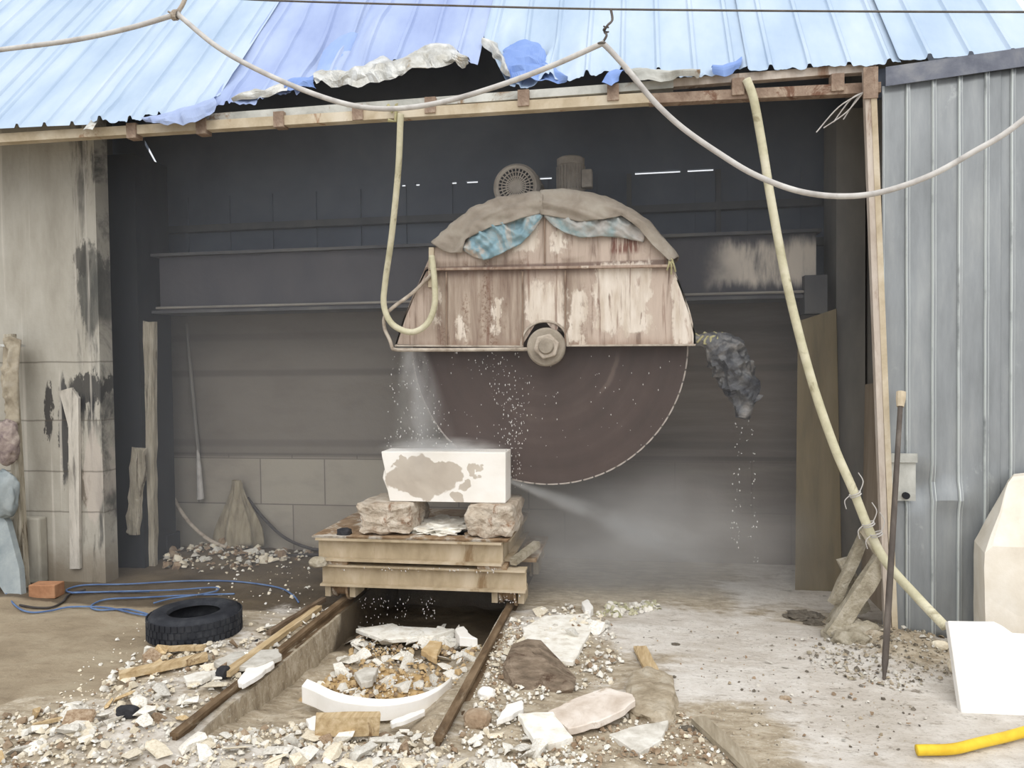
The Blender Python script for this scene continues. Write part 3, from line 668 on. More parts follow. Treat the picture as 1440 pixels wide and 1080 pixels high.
roof_sheet('pale blue roof sheet above the rusty right end of the beam', SE, SF+.02, [(1030, 106), (1075, 101), (1098, 97), (1120, 98), (1160, 94), (1200, 94), (1230, 91), (1260, 88)], 'roof', .03, 23, lift=.004, crimp=.03)
roof_sheet('rightmost pale blue roof sheet above the grey wall sheets', SF, SG, [(1255, 88), (1290, 87), (1330, 83), (1380, 81), (1440, 77)], 'roof', .0, 27, lift=.012, crimp=.012)

# ------------------------------------------------------------------ eave beam and door post
eb = thing('eave_beam', 'long doubled eave beam over the opening, cream at left and rusty at right', 'beam', (-1.6, 5.0, 3.26))
xm = .05
bm = B(); prism(bm, [(-4.75, 4.965, 3.31), (xm, 4.965, 3.29), (xm, 5.04, 3.29), (-4.75, 5.04, 3.31)], (0, 0, .062)); mk('lower_bar', bm, 'cream_steel', eb)['label'] = 'cream painted bar'
bm = B(); prism(bm, [(xm, 4.965, 3.285), (1.40, 4.965, 3.262), (1.40, 5.04, 3.262), (xm, 5.04, 3.285)], (0, 0, .06)); mk('lower_bar', bm, 'rust', eb)['label'] = 'rusty brown bar'
bm = B(); prism(bm, [(.2, 4.99, 3.385), (1.38, 4.99, 3.395), (1.38, 5.05, 3.395), (.2, 5.05, 3.385)], (0, 0, .05)); mk('upper_bar', bm, 'post_rust', eb)['label'] = 'dull brown upper bar'
bm = B(); prism(bm, [(-2.95, 4.99, 3.365), (.2, 4.99, 3.378), (.2, 5.06, 3.378), (-2.95, 5.06, 3.365)], (0, 0, .052)); mk('upper_bar', bm, 'grey_purlin', eb)
for px, py in ((185, 184), (283, 178), (392, 168), (503, 158), (605, 148), (736, 138), (862, 130), (1038, 122), (1178, 116)):
    p = Y(px, py, 4.96); bm = B(); box(bm, p.x-.036, p.x+.036, 4.952, 5.03, p.z-.05, p.z+.052)
    mk('bracket', bm, 'rust', eb)['label'] = 'rusty bracket plate'
bm = B(); p = Y(552, 158, 4.95); tube(bm, [p+Vector((-.03, 0, .05)), p+Vector((0, -.012, .0)), p+Vector((.03, -.01, .05)), p+Vector((.02, .0, -.06)), p+Vector((-.03, 0, -.05))], .012, 6)
mk('twine_tie', bm, 'twine', eb)
pt0, pt1 = Y(1218, 100, 4.93), Y(1248, 905, 4.93)
dp = thing('door_post', 'slender rusty door post at the right side of the opening', 'post', (pt1.x, 4.93, 0))
bm = B(); bar(bm, pt1, pt0, .035, .05, (0, 1, 0)); mk('angle_bar', bm, 'post_rust', dp)
bm = B(); bar(bm, pt1+Vector((.034, -.015, .1)), pt0+Vector((.034, -.015, -.12)), .032, .03, (0, 1, 0)); mk('edge_strip', bm, 'cream_steel', dp)['label'] = 'pale edge strip'
bm = B(); p = Y(1222, 112, 4.93); box(bm, p.x-.04, p.x+.04, 4.89, 4.904, p.z-.12, p.z+.06); mk('corner_plate', bm, 'rust', dp)
# wire tuft hanging at the corner
bm = B()
for e, mid in (((1148, 186), (1180, 150)), ((1172, 172), (1196, 140)), ((1186, 168), (1204, 140)), ((1158, 180), (1190, 158))):
    tube(bm, catmull([Y(1214, 130, 4.94), Y(mid[0], mid[1], 4.97), Y(e[0], e[1], 5.0)], 6), .004, 5)
tag(mk('wire_tuft', bm, 'cable_grey'), 'tuft of loose pale wires hanging at the top of the door post', 'wire')

# ------------------------------------------------------------------ right wall of ribbed sheets
def ribbed_sheet(name, label, x0, x1, z0, z1l, z1r, y, seed):
    bm = B(); n = int((x1-x0)/.0032); m = 60; g = []
    for i in range(n+1):
        x = x0+(x1-x0)*i/n; col = []
        ph = ((x-1.537+30*.143) % .143)/.143
        for j in range(m+1):
            t = j/m; zb = z0+.02*fbm(Vector((x*7, seed, 0)), 3); z = zb+(z1l+(z1r-z1l)*(x-x0)/(x1-x0)-zb)*t
            r = .020*sm(ph, 0, .045)*(1-sm(ph, .155, .20))
            d = .012*fbm(Vector((x*3, z*2.2, seed)), 3)
            q = ((x-1.62)/.14)**2+((z-.92)/.16)**2
            if q < 1: d += .045*(1-q)**2
            q = ((x-1.78)/.2)**2+((z-.86)/.1)**2
            if q < 1: d -= .03*(1-q)**2
            lean = .02*(1-t)
            col.append(bm.verts.new((x+lean*1.8*0, y-r+d-lean, z)))
        g.append(col)
    for i in range(n):
        for j in range(m): bm.faces.new((g[i][j], g[i+1][j], g[i+1][j+1], g[i][j+1]))
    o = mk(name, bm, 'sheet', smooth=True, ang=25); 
    return solid(tag(o, label, 'wall sheet', 'ribbed grey wall sheets'), .002)
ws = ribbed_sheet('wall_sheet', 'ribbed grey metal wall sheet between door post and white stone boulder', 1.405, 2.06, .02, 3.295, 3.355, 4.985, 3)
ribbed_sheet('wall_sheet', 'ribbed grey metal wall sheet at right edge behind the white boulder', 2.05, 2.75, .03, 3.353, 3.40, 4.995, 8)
bm = B(); box(bm, 1.40, 2.75, 5.03, 5.08, 3.25, 3.42)
mk('sheet_rail', bm, 'dark_sheet', ws)
bm = B(); prism(bm, [(1.42, 4.945, 3.288), (2.75, 4.945, 3.398), (2.75, 4.945, 3.50), (1.42, 4.945, 3.40)], (0, .008, 0)); mk('flashing', bm, 'flash_dark', ws)['label'] = 'dark bluish flashing strip'
lp = thing('latch_plate', 'rusty white latch plate screwed to the grey wall sheet beside the rod', 'latch', Y(1268, 700, 4.93))
bm = B(); p0, p1 = Y(1250, 704, 4.93), Y(1288, 636, 4.93)
box(bm, p0.x, p1.x, 4.932, 4.95, p0.z, p1.z-.035); mk('plate', bm, 'grey_purlin', lp)
bm = B(); q0, q1 = Y(1246, 650, 4.92), Y(1290, 638, 4.92); box(bm, q0.x, q1.x, 4.915, 4.935, q0.z, q1.z); mk('hasp', bm, 'grey_purlin', lp)
bm = B(); q = Y(1274, 697, 4.92); disc(bm, [(.02, -.012), (.02, .012)], q, 'y', 14); mk('keyhole_disc', bm, 'black_steel', lp)
# steel rod leaning in front
rd = thing('pry_rod', 'long dark steel rod with pale tip leaning against the grey wall sheet', 'rod', Z(1243, 958, 0))
ra, rb = Z(1243, 958, .0), Y(1267, 556, 4.86)
bm = B(); tube(bm, [ra, ra.lerp(rb, .06), ra.lerp(rb, .3), rb], lambda t: .006 if t == 0 else .0175 if t < .7 else .014, 10); mk('shaft', bm, 'rod_brown', rd, smooth=True, ang=40)
bm = B(); d = (rb-ra).normalized(); tube(bm, [rb-d*.07, rb-d*.02, rb+d*.02], lambda t: .02 if t < .4 else .027, 10); mk('tip', bm, 'cream_steel', rd)['label'] = 'pale crusted tip'

# ------------------------------------------------------------------ gantry carrying the saw
ga = thing('gantry_frame', 'dark steel gantry with crossbeam spanning the back of the shed', 'gantry', (-1.5, 6.2, 0))
bm = B(); box(bm, -4.05, 1.27, 6.1, 6.42, 2.17, 2.62); mk('crossbeam', bm, 'beam', ga, base=(-1.4, 6.1, 2.17))
bm = B(); box(bm, -4.1, 1.30, 6.05, 6.46, 2.14, 2.165); box(bm, -4.1, 1.3, 6.05, 6.46, 2.622, 2.645); mk('flange', bm, 'gantry_paint', ga)
bm = B(); tube(bm, [(-4.05, 6.04, 2.185), (1.25, 6.04, 2.185)], .010, 10); mk('guide_rod', bm, 'shed_side', ga)['label'] = 'shiny guide rod'
bm = B(); box(bm, -4.52, -4.12, 5.9, 6.35, -.02, 3.45); mk('column', bm, 'black_steel', ga)['label'] = 'black column at the left'
bm = B(); box(bm, 1.40, 1.60, 6.05, 6.45, -.02, 3.5); mk('column', bm, 'shed_side', ga)['label'] = 'grey column at the right'
bm = B(); box(bm, 1.17, 1.327, 6.0, 6.2, 2.02, 2.3); mk('end_bracket', bm, 'gantry_paint', ga)

# ------------------------------------------------------------------ the stone saw
HUB = Y(768, 487, 5.44)
sw = thing('stone_saw', 'huge circular stone saw with rust streaked cream guard over the cart', 'saw', (HUB.x, 5.44, .8))
GY0, GY1 = 5.30, 5.58
arc = [(978, 486), (978, 470), (971, 440), (960, 408), (948, 378), (934, 353), (918, 330), (898, 310), (875, 295), (848, 284), (810, 277), (765, 274), (722, 280), (690, 290), (662, 306), (638, 326), (620, 342), (608, 350)]
left = [(606, 376), (598, 380), (584, 408), (568, 446), (556, 484)]
notch = [(733, 488), (735, 474), (742, 462), (754, 454), (767, 452), (780, 454), (791, 462), (797, 474), (798, 487)]
notch_rim = notch
bm = B(); prism(bm, [Y(x, y, GY0) for x, y in arc+left+notch], (0, .012, 0))
bmesh.ops.triangulate(bm, faces=[f for f in bm.faces if len(f.verts) > 4])
mk('guard_front', bm, 'guard', sw, base=Y(768, 488, GY0))
bm = B(); prism(bm, [Y(x, y, GY0)+Vector((0, GY1-GY0, 0)) for x, y in arc+left], (0, .012, 0)); bmesh.ops.triangulate(bm, faces=[f for f in bm.faces if len(f.verts) > 4])
mk('guard_back', bm, 'guard', sw)
bm = B(); pl = [Y(x, y, GY0) for x, y in arc+left]
for a, b in zip(pl, pl[1:]):
    d = (b-a).normalized(); nrm = Vector((d.z, 0, -d.x))
    if nrm.dot(a-Vector((HUB.x, a.y, HUB.z))) > 0: nrm = -nrm
    q = [a, b, b+nrm*.012, a+nrm*.012]; prism(bm, q, (0, GY1-GY0, 0))
mk('guard_rim', bm, 'guard', sw)
bm = B(); a, b = Y(604, 379, GY0-.022), Y(947, 374, GY0-.022); bar(bm, a, b, .04, .016, (0, 0, 1)); mk('stiffener', bm, 'guard', sw)['label'] = 'rusty horizontal flange'
for px, y0, y1 in ((628, 382, 487), (735, 382, 487), (795, 380, 487), (766, 300, 372)):
    bm = B(); bar(bm, Y(px, y0, GY0-.007), Y(px, y1, GY0-.007), .011, .016, (0, 1, 0)); mk('seam_strip', bm, 'seam', sw)
bm = B(); bar(bm, Y(556, 486, GY0-.012), Y(736, 487, GY0-.012), .03, .012, (0, 0, 1)); bar(bm, Y(797, 486, GY0-.012), Y(978, 485, GY0-.012), .03, .012, (0, 0, 1)); mk('bottom_flange', bm, 'dusty_pipe', sw)
bm = B(); bar(bm, Y(607, 348, GY0-.01), Y(606, 404, GY0-.01), .035, .02, (0, 1, 0)); mk('hose_socket', bm, 'cream_steel', sw)
RB = .972
bm = B(); tube(bm, catmull([Y(x, y, GY0-.006) for x, y in notch], 4), .009, 6); mk('notch_rim', bm, 'dusty_pipe', sw)
bm = B(); disc(bm, [(.0001, -.006), (RB*.3, -.006), (RB*.99, -.005), (RB*.99, .005), (.0001, .006)], (0, 0, 0), 'y', 160)
bmesh.ops.remove_doubles(bm, verts=bm.verts, dist=1e-3); bmesh.ops.translate(bm, verts=bm.verts, vec=HUB)
bl = mk('blade', bm, 'blade', sw, base=HUB, smooth=True, ang=40)
bm = B(); ns = 72
for k in range(ns):
    a0, a1 = 2*math.pi*k/ns, 2*math.pi*(k+.86)/ns
    pts = [HUB+Vector((math.cos(a)*r, -.007, math.sin(a)*r)) for a, r in ((a0, RB*.991), (a0, RB), ((a0+a1)/2, RB*1.001), (a1, RB), (a1, RB*.991))]
    prism(bm, pts, (0, .014, 0))
mk('cutting_rim', bm, 'blade_edge', bl)['label'] = 'worn pale cutting rim'
bm = B(); disc(bm, [(.0001, -.05), (.118, -.05), (.128, -.04), (.132, -.01), (.132, .0)], (0, 0, 0), 'y', 48); bmesh.ops.remove_doubles(bm, verts=bm.verts, dist=1e-3); bmesh.ops.translate(bm, verts=bm.verts, vec=Y(768, 488, 5.26)+Vector((0, .02, 0)))
bm2 = B(); disc(bm2, [(.06, -.16), (.06, .0)], HUB, 'y', 24); mk('spindle', bm2, 'hub_grey', sw)
fl = mk('clamp_flange', bm, 'hub_grey', sw, smooth=True, ang=35)
bm = B(); hx = Y(768, 487, 5.17)
prism(bm, [hx+Vector((math.cos(a)*.088, .0, math.sin(a)*.088)) for a in [math.pi/3*k+.25 for k in range(6)]], (0, .07, 0)); nt = mk('hex_nut', bm, 'dusty_pipe', fl); bevel(nt, .01)
bm = B(); disc(bm, [(.0001, -.02), (.045, -.02), (.055, 0), (.055, .02)], hx, 'y', 24); bmesh.ops.remove_doubles(bm, verts=bm.verts, dist=1e-3); mk('shaft_end', bm, 'hub_grey', fl)
# carriage between guard and crossbeam
bm = B(); box(bm, HUB.x-.5, HUB.x+.5, 5.60, 6.03, 2.0, 2.72); mk('carriage', bm, 'gantry_paint', sw)
# motor seen from its fan end
mc = Y(727, 264, 5.92)
bm = B(); bm, _r = lathe(bm, [(.14, .03), (.14, .0), (.158, .0), (.178, .03), (.18, .1), (.165, .12), (.165, .38), (.0001, .38)], mc+Vector((0, -.05, 0)), 'y', 40)
for k in range(30):
    a = 2*math.pi*k/30; d = Vector((math.cos(a), 0, math.sin(a))); bar(bm, mc+d*.165+Vector((0, .09, 0)), mc+d*.165+Vector((0, .3, 0)), .008, .04, d)
mo = mk('motor', bm, 'motor_grey', sw, smooth=True, ang=30)
bm = B(); disc(bm, [(.0001, .02), (.14, .02), (.14, .03)], mc+Vector((0, -.05, 0)), 'y', 32); mk('fan_dark', bm, 'black_steel', mo).name = 'fan_recess'
bm = B()
for k in range(28):
    a = 2*math.pi*k/28; d = Vector((math.cos(a), 0, math.sin(a))); bar(bm, mc+d*.03+Vector((0, -.052, 0)), mc+d*.135+Vector((0, -.052, 0)), .009, .006, (0, 1, 0))
for r in (.04, .075, .108, .136):
    pts = [mc+Vector((math.cos(2*math.pi*k/40)*r, -.052, math.sin(2*math.pi*k/40)*r)) for k in range(41)]; tube(bm, pts, .0045, 5)
disc(bm, [(.0001, -.004), (.04, -.004), (.04, .004)], mc+Vector((0, -.052, 0)), 'y', 20); mk('fan_grille', bm, 'motor_grey', mo)
bm = B(); box(bm, mc.x-.2, mc.x+.2, 5.88, 6.26, 2.72, mc.z-.15); mk('motor_base', bm, 'gantry_paint', sw)
# vertical feed motor
vb = Y(803, 277, 6.14); vt = Y(803, 222, 6.14); h = vt.z-vb.z
bm = B(); disc(bm, [(.11, -.25), (.11, .0), (.105, .02), (.1, .03), (.1, h*.78), (.108, h*.8), (.108, h*.96), (.09, h), (.0001, h)], vb, 'z', 32)
for k in range(24):
    a = 2*math.pi*k/24; d = Vector((math.cos(a), math.sin(a), 0)); bar(bm, vb+d*.104+up*.05, vb+d*.104+up*(h*.76), .008, .02, d)
fm = mk('feed_motor', bm, 'motor_grey', sw, smooth=True, ang=30)
bm = B(); q = Y(824, 250, 6.1); box(bm, q.x-.035, q.x+.05, 6.06, 6.16, q.z-.08, q.z+.06); o = mk('terminal_box', bm, 'motor_grey', fm); bevel(o, .012)
# water pipe along the lower edge of the guard
bm = B(); tube(bm, catmull([Y(608, 385, 5.27), Y(580, 412, 5.262), Y(553, 432, 5.255), Y(541, 445, 5.255), Y(541, 462, 5.255), Y(548, 478, 5.255), Y(552, 491, 5.25)], 6)+[Y(560, 492, 5.25), Y(640, 492, 5.25), Y(746, 491, 5.25)], .013, 8); mk('water_pipe', bm, 'dusty_pipe', sw, smooth=True)

# tarpaulin and plastic draped over the guard
def drape(nm, label, outl, low, mat, seed, over=.02):
    n = 70; A = resample(outl, n); D = resample(low, n); bm = B(); g = []
    for i in range(n):
        a, d = A[i], D[i]; ta = Y(a.x, a.y, GY0); rad = (ta-Vector((HUB.x, GY0, HUB.z))).normalized()
        col = []
        for k in range(7):                                   # behind and across the top
            t = k/6; yy = GY1+.12-(GY1+.12-(GY0-.02))*t; p = ta+rad*(.02+.02*math.sin(math.pi*t)); p.y = yy
            if k == 0: p -= rad*.12
            p += rad*.03*(.5+fbm(Vector((i*.12, t*3, seed)), 3)); col.append(bm.verts.new(p))
        for k in range(1, 20):                               # hanging down in front
            t = k/19; q = a.lerp(d, t); p = Y(q.x, q.y, GY0-.03); p += rad*.02*(1-t)
            e = fbm(Vector((p.x*6+p.z*4, p.z*9-p.x*2, seed)), 4)
            p.y -= .045*max(0, e+.35)*(.4+t)*(1-.4*t); rl_ = (p-Vector((HUB.x, p.y, HUB.z))).length; an_ = math.atan2(p.x-HUB.x, p.z-HUB.z); p.y -= .030*max(0, 1-2.6*abs(noise.noise(Vector((an_*1.6+rl_*3, rl_*8.5, seed)))))*min(1, t*3)
            col.append(bm.verts.new(p))
        g.append(col)
    for i in range(n-1):
        for k in range(len(g[0])-1): bm.faces.new((g[i][k], g[i+1][k], g[i+1][k+1], g[i][k+1]))
    o = mk(nm, bm, mat, smooth=True); solid(o, .004); return tag(o, label, 'tarpaulin')
drape('tarpaulin', 'left brown grey tarpaulin draped over the saw guard below the fan motor',
      [(612, 346), (625, 334), (640, 320), (662, 304), (690, 289), (725, 281), (764, 278)], [(622, 352), (634, 356), (650, 356), (656, 338), (690, 320), (722, 313), (764, 299)], 'tarp', 2)
drape('tarpaulin', 'right brown grey tarpaulin draped over the saw guard below the upright motor',
      [(760, 276), (790, 273), (815, 277), (848, 284), (880, 298), (905, 314), (928, 342), (946, 366)], [(760, 302), (786, 306), (815, 312), (848, 310), (874, 304), (898, 322), (918, 346), (942, 368)], 'tarp', 6)
o = cloth([(652, 344), (668, 325), (690, 318), (720, 311), (745, 303), (763, 300)], [(652, 352), (665, 361), (682, 367), (702, 360), (732, 344), (752, 325), (764, 304)], lambda u, v: GY0-.018, 70, 24, .04, 9., 3, .012)
o = mk('plastic_sheet', o, 'blue_plastic', smooth=True); solid(o, .003); tag(o, 'crumpled bright blue plastic sheet hanging on the left of the guard', 'plastic sheet')
o = cloth([(764, 300), (785, 304), (815, 309), (848, 308), (872, 303), (896, 318), (908, 330)], [(765, 304), (778, 318), (795, 328), (818, 335), (845, 333), (870, 334), (905, 341)], lambda u, v: GY0-.018, 60, 16, .024, 13., 8, .01)
o = mk('plastic_sheet', o, 'pale_plastic', smooth=True); solid(o, .003); tag(o, 'pale faded blue plastic strip hanging on the right of the guard', 'plastic sheet')
bm = B()
for e in ((944, 386), (950, 382), (938, 380), (947, 372)): tube(bm, catmull([Y(940, 360, GY0-.03), Y((940+e[0])/2+2, (360+e[1])/2, GY0-.05), Y(e[0], e[1], GY0-.03)], 5), .006, 6)
tag(mk('twine_knot', bm, 'twine'), 'frayed twine knot tying the right tarpaulin to the guard', 'twine')
# crumpled bag tied to the right end
bg = thing('plastic_bag', 'dark crumpled plastic bag tied to the right end of the saw guard', 'bag', Y(1030, 560, 5.42))
spine = catmull([Y(976, 478, 5.40), Y(996, 480, 5.40), Y(1015, 494, 5.41), Y(1026, 512, 5.42), Y(1036, 530, 5.43), Y(1044, 552, 5.43), Y(1046, 572, 5.42), Y(1043, 588, 5.41)], 14)
def bagr(t): return (.04+.10*sm(t, .05, .34)*(1-sm(t, .55, 1.)*.92))*1.0
bm = B(); tube(bm, spine, bagr, 44)
for v in bm.verts:
    c = min(spine, key=lambda s: (s-v.co).length); d = v.co-c
    e = .8*fbm(v.co*6, 3)+.9*(.5-abs(noise.noise(v.co*9))*1.6)+.5*(.5-abs(noise.noise(v.co*19))*1.6)
    v.co = c+d*(.86+e*.34)
mk('bag_body', bm, 'dark_plastic', bg, smooth=True, ang=28)
bm = B(); pts = [Y(1040, 556, 5.40), Y(1058, 542, 5.38), Y(1062, 554, 5.38), Y(1074, 556, 5.36), Y(1068, 562, 5.36), Y(1054, 570, 5.38)]
prism(bm, pts, (0, .03, 0)); mk('loose_flap', bm, 'dark_plastic', bg)
bm = B()
for k in range(4):
    c = Y(984+k*9, 477+k*1.5, 5.40); r = .05+.012*k
    tube(bm, [c+Vector((.02*math.sin(a*3+k), math.cos(a)*r*.8, math.sin(a)*r*.62+.01*math.sin(5*a))) for a in [2*math.pi*j/20 for j in range(21)]], .008, 6, jig=.012, seed=k)
mk('rope_tie', bm, 'twine', bg)['label'] = 'yellowish rope tie'

# ------------------------------------------------------------------ hoses, cables and wires
def hose(name, label, cat, pts, r, mat, k=8, seg=10, jig=0.):
    bm = B(); tube(bm, catmull(pts, k), r, seg, jig=jig); return tag(mk(name, bm, mat, smooth=True), label, cat)
hose('water_hose', 'cream hose hanging from the beam and looping up to the guard', 'hose',
     [Y(564, 160, 4.93), Y(563, 172, 4.94), Y(560, 240, 5.0), Y(551, 330, 5.1), Y(542, 395, 5.2), Y(540, 430, 5.22), Y(552, 456, 5.22), Y(578, 467, 5.22), Y(600, 456, 5.22), Y(611, 430, 5.23), Y(611, 395, 5.24), Y(607, 360, 5.26)], .0215, 'hose_cream')
hp = [Y(1050, 112, 4.94), Y(1060, 140, 4.93), Y(1072, 205, 4.93), Y(1085, 285, 4.92), Y(1108, 405, 4.90), Y(1140, 530, 4.86), Y(1172, 625, 4.82), Y(1200, 690, 4.78), Y(1222, 745, 4.74), Y(1246, 790, 4.68), Y(1290, 840, 4.5), Y(1330, 882, 4.36)]
lh = thing('long_hose', 'long cream hose slanting from the beam down to the white slab', 'hose', hp[-1])
bm = B(); tube(bm, catmull(hp, 8), .026, 12); mk('tube', bm, 'hose_cream', lh, smooth=True).name = 'hose_tube'
for k, (px, py, yy) in enumerate(((1202, 694, 4.75), (1221, 736, 4.72), (1232, 750, 4.7))):
    c = Y(px, py, yy); bm = B(); rr = .031
    d = Vector((.45, 0, -1)).normalized(); s = d.cross(Vector((0, 1, 0))).normalized(); u = d.cross(s)
    for q in range(2): tube(bm, [c+d*.012*q+(s*math.cos(a)+u*math.sin(a))*rr for a in [2*math.pi*j/18 for j in range(19)]], .004, 5)
    tube(bm, catmull([c+s*.03, c+s*.05+up*.05, c+s*.03+up*.09-d*.02], 5), .003, 5); tube(bm, catmull([c-s*.03, c-s*.06-up*.02, c-s*.05-up*.07], 5), .003, 5)
    mk('wire_tie', bm, 'cable_grey', lh)
CY = 4.45
ck = [(-60, 78), (0, 70), (100, 57), (180, 40), (246, 21)]
hose('overhead_cable', 'pale overhead cable swagged across the whole front of the roof', 'cable',
     [Y(x, y, CY) for x, y in ck+[(252, 22), (300, 62), (350, 92), (420, 124), (490, 147), (550, 153), (620, 144), (700, 121), (780, 91), (843, 63), (850, 63), (880, 95), (920, 143), (960, 180), (1010, 215), (1060, 245), (1120, 268), (1180, 276), (1240, 270), (1310, 246), (1370, 213), (1410, 190), (1450, 160), (1500, 120)]], .0155, 'cable_grey', 6)
hose('suspension_wire', 'thin dark wire stretched level above the overhead cable', 'wire', [Y(300, -4, CY), Y(390, 1, CY), Y(640, 8, CY), Y(860, 13, CY), Y(1200, 16, CY), Y(1500, 17, CY)], .006, 'wire', 4, 6)
bm = B(); a = Y(859, 13, CY); b = Y(846, 62, CY); tube(bm, catmull([a, Y(861, 28, CY), Y(854, 36, CY-.02), Y(850, 44, CY+.02), Y(853, 50, CY-.01), b], 6), .007, 6)
tube(bm, [b+Vector((.022*math.cos(t), .022*math.sin(t), .0)) for t in [j*.5 for j in range(14)]], .006, 5); tube(bm, [Y(852, 40, CY)+Vector((.014*math.cos(t), .014*math.sin(t), .004*t-.02)) for t in [j*.6 for j in range(16)]], .005, 5)
tag(mk('hanger_wire', bm, 'wire'), 'twisted wire hook holding up the right bend of the overhead cable', 'wire')
bm = B(); a = Y(262, -6, CY); b = Y(247, 21, CY); tube(bm, catmull([a, Y(256, 8, CY), b], 6), .013, 8)
for q in range(3): tube(bm, [b+Vector((.01*q-.01, 0, 0))+Vector((.024*math.cos(t)*.4, .026*math.sin(t), .026*math.cos(t))) for t in [j*.5 for j in range(14)]], .007, 5)
tube(bm, [b, Y(236, 16, CY-.02)], .006, 5)
tag(mk('hanger_wire', bm, 'dusty_pipe'), 'knotted wire holding up the left bend of the overhead cable', 'wire')
hose('back_hose', 'dark hose slanting down the back wall beside the black column', 'hose', [Y(221, 655, 6.5), Y(238, 690, 6.5), Y(262, 730, 6.45), Y(292, 758, 6.4), Y(318, 770, 6.35)], .018, 'dusty_pipe')
hose('back_hose', 'dark hose sagging along the back wall from the hanging sack', 'hose', [Y(348, 700, 6.6), Y(372, 730, 6.6), Y(402, 757, 6.58), Y(440, 772, 6.55), Y(470, 772, 6.5)], .014, 'dark_cord')
hose('floor_pipe', 'thin dark pipe lying along the foot of the back wall', 'pipe', [Z(352, 778, .02), Z(400, 781, .02), Z(450, 780, .02), Z(500, 780, .02)], .014, 'dark_cord')
wp = thing('leaning_pole', 'thin pole leaning on the back wall with white lower end', 'pole', Y(282, 702, 6.6))
bm = B(); tube(bm, [Y(262, 455, 6.64), Y(279, 640, 6.6)], .016, 8); mk('upper_shaft', bm, 'shed_side', wp)
bm = B(); tube(bm, [Y(278, 630, 6.6), Y(280, 660, 6.59), Y(282, 702, 6.58)], lambda t: .012+.02*t, 10); mk('white_end', bm, 'cable_grey', wp)

# ------------------------------------------------------------------ rails and cart
RL, RR = -2.085, -.90
def rail(label, x, y0, y1):
    bm = B(); z = .0
    for (w, a, b) in ((.07, 0., .012), (.018, .012, .045), (.042, .045, .062)): box(bm, x-w/2, x+w/2, y0, y1, a-.01, b-.01)
    o = mk('rail', bm, 'rail_steel'); return tag(o, label, 'rail', 'cart rails')
rail('rusty left cart rail along the trench nearest the tyre', RL, 3.16, 6.55)
rail('rusty right cart rail ending beside the pale slabs', RR, 3.28, 6.55)
cartx0, cartx1 = -2.23, -.775
ct = thing('rail_cart', 'tan steel rail cart carrying the white marble block', 'cart', ((cartx0+cartx1)/2, 5.6, .05))
bm = B(); ibeam(bm, (cartx0+.02, 5.12, .165), (cartx1, 5.12, .165), .15, .11, .014); mk('lower_beam', bm, 'cart_steel', ct)
bm = B(); ibeam(bm, (cartx0+.02, 6.05, .165), (cartx1, 6.05, .165), .15, .11, .014); mk('lower_beam', bm, 'cart_steel', ct)
bm = B(); ibeam(bm, (cartx0, 5.11, .345), (-.93, 5.11, .345), .155, .13, .014); mk('upper_beam', bm, 'cart_steel', ct)
bm = B(); ibeam(bm, (cartx0, 6.05, .345), (-.93, 6.05, .345), .155, .13, .014); mk('upper_beam', bm, 'cart_steel', ct)
bm = B(); ibeam(bm, (-.94, 5.17, .347), (-.94, 6.0, .347), .15, .10, .014); mk('side_beam', bm, 'cart_steel', ct)
bm = B(); ibeam(bm, (cartx0+.06, 5.17, .347), (cartx0+.06, 6.0, .347), .15, .10, .014); mk('side_beam', bm, 'cart_steel', ct)
bm = B(); box(bm, cartx0-.03, -.89, 5.06, 6.1, .502, .514); mk('deck_plate', bm, 'cart_rust', ct)
bm = B(); box(bm, -.885, -.74, 5.35, 6.05, .30, .325); mk('side_plate', bm, 'cart_rust', ct)
for x, y in ((cartx0+.12, 5.12), (-1.0, 5.12), (cartx0+.12, 6.05), (-1.0, 6.05)):
    bm = B(); box(bm, x-.1, x+.1, y-.05, y+.06, .316, .344); mk('spacer', bm, 'cart_rust', ct)
for x in (cartx0-.0,):
    p = Y(448, 790, 5.06); bm = B(); rock(bm, p, (.13, .1, .07), 3, 2, .2); mk('packing_piece', bm, 'caked_wood', ct)
p = Y(738, 783, 5.2); bm = B(); bar(bm, p+Vector((-.07, -.07, -.02)), p+Vector((.05, .25, .03)), .05, .045); mk('packing_piece', bm, 'caked_wood', ct)
for x in (RL, RR):
    for y in (5.22, 5.95):
        bm = B(); disc(bm, [(.0001, -.07), (.078, -.07), (.078, -.05), (.062, -.045), (.062, .03), (.095, .035), (.095, .05), (.0001, .05)], (x, y, .131), 'x', 30)
        bmesh.ops.remove_doubles(bm, verts=bm.verts, dist=1e-4); w = mk('wheel', bm, 'cart_rust', ct, smooth=True, ang=30)
        for s in (-.095, .085):
            bm = B(); box(bm, x+s-.02, x+s+.02, y-.09, y+.09, .075, .166); mk('axle_box', bm, 'cart_steel', w)
# rough bearer stones
def bearer(label, p0, p1, yd, seed):
    a, b = Y(p0[0], p0[1], 5.1), Y(p1[0], p1[1], 5.1); bm = B()
    rock(bm, ((a.x+b.x)/2, 5.1+yd/2, .517+.112), (abs(b.x-a.x), yd, .225), seed, 4, .1, .8, 2.4)
    for v in bm.verts: v.co.z = max(v.co.z, .516); v.co.z = min(v.co.z, .735)
    return tag(mk('bearer_stone', bm, 'rough_stone'), label, 'stone', 'bearer stones under the marble block')
bearer('left rough bearer stone between cart deck and marble block', (500, 760), (578, 712), .5, 4)
bearer('right rough bearer stone between cart deck and marble block', (652, 765), (722, 712), .5, 9)
bm = B(); rock(bm, Y(482, 750, 5.1)+Vector((0, .03, -.0)), (.10, .09, .06), 5, 2, .2); tag(mk('dark_stone', bm, 'rubber'), 'small dark stone on the cart deck left of the bearer stones', 'stone')
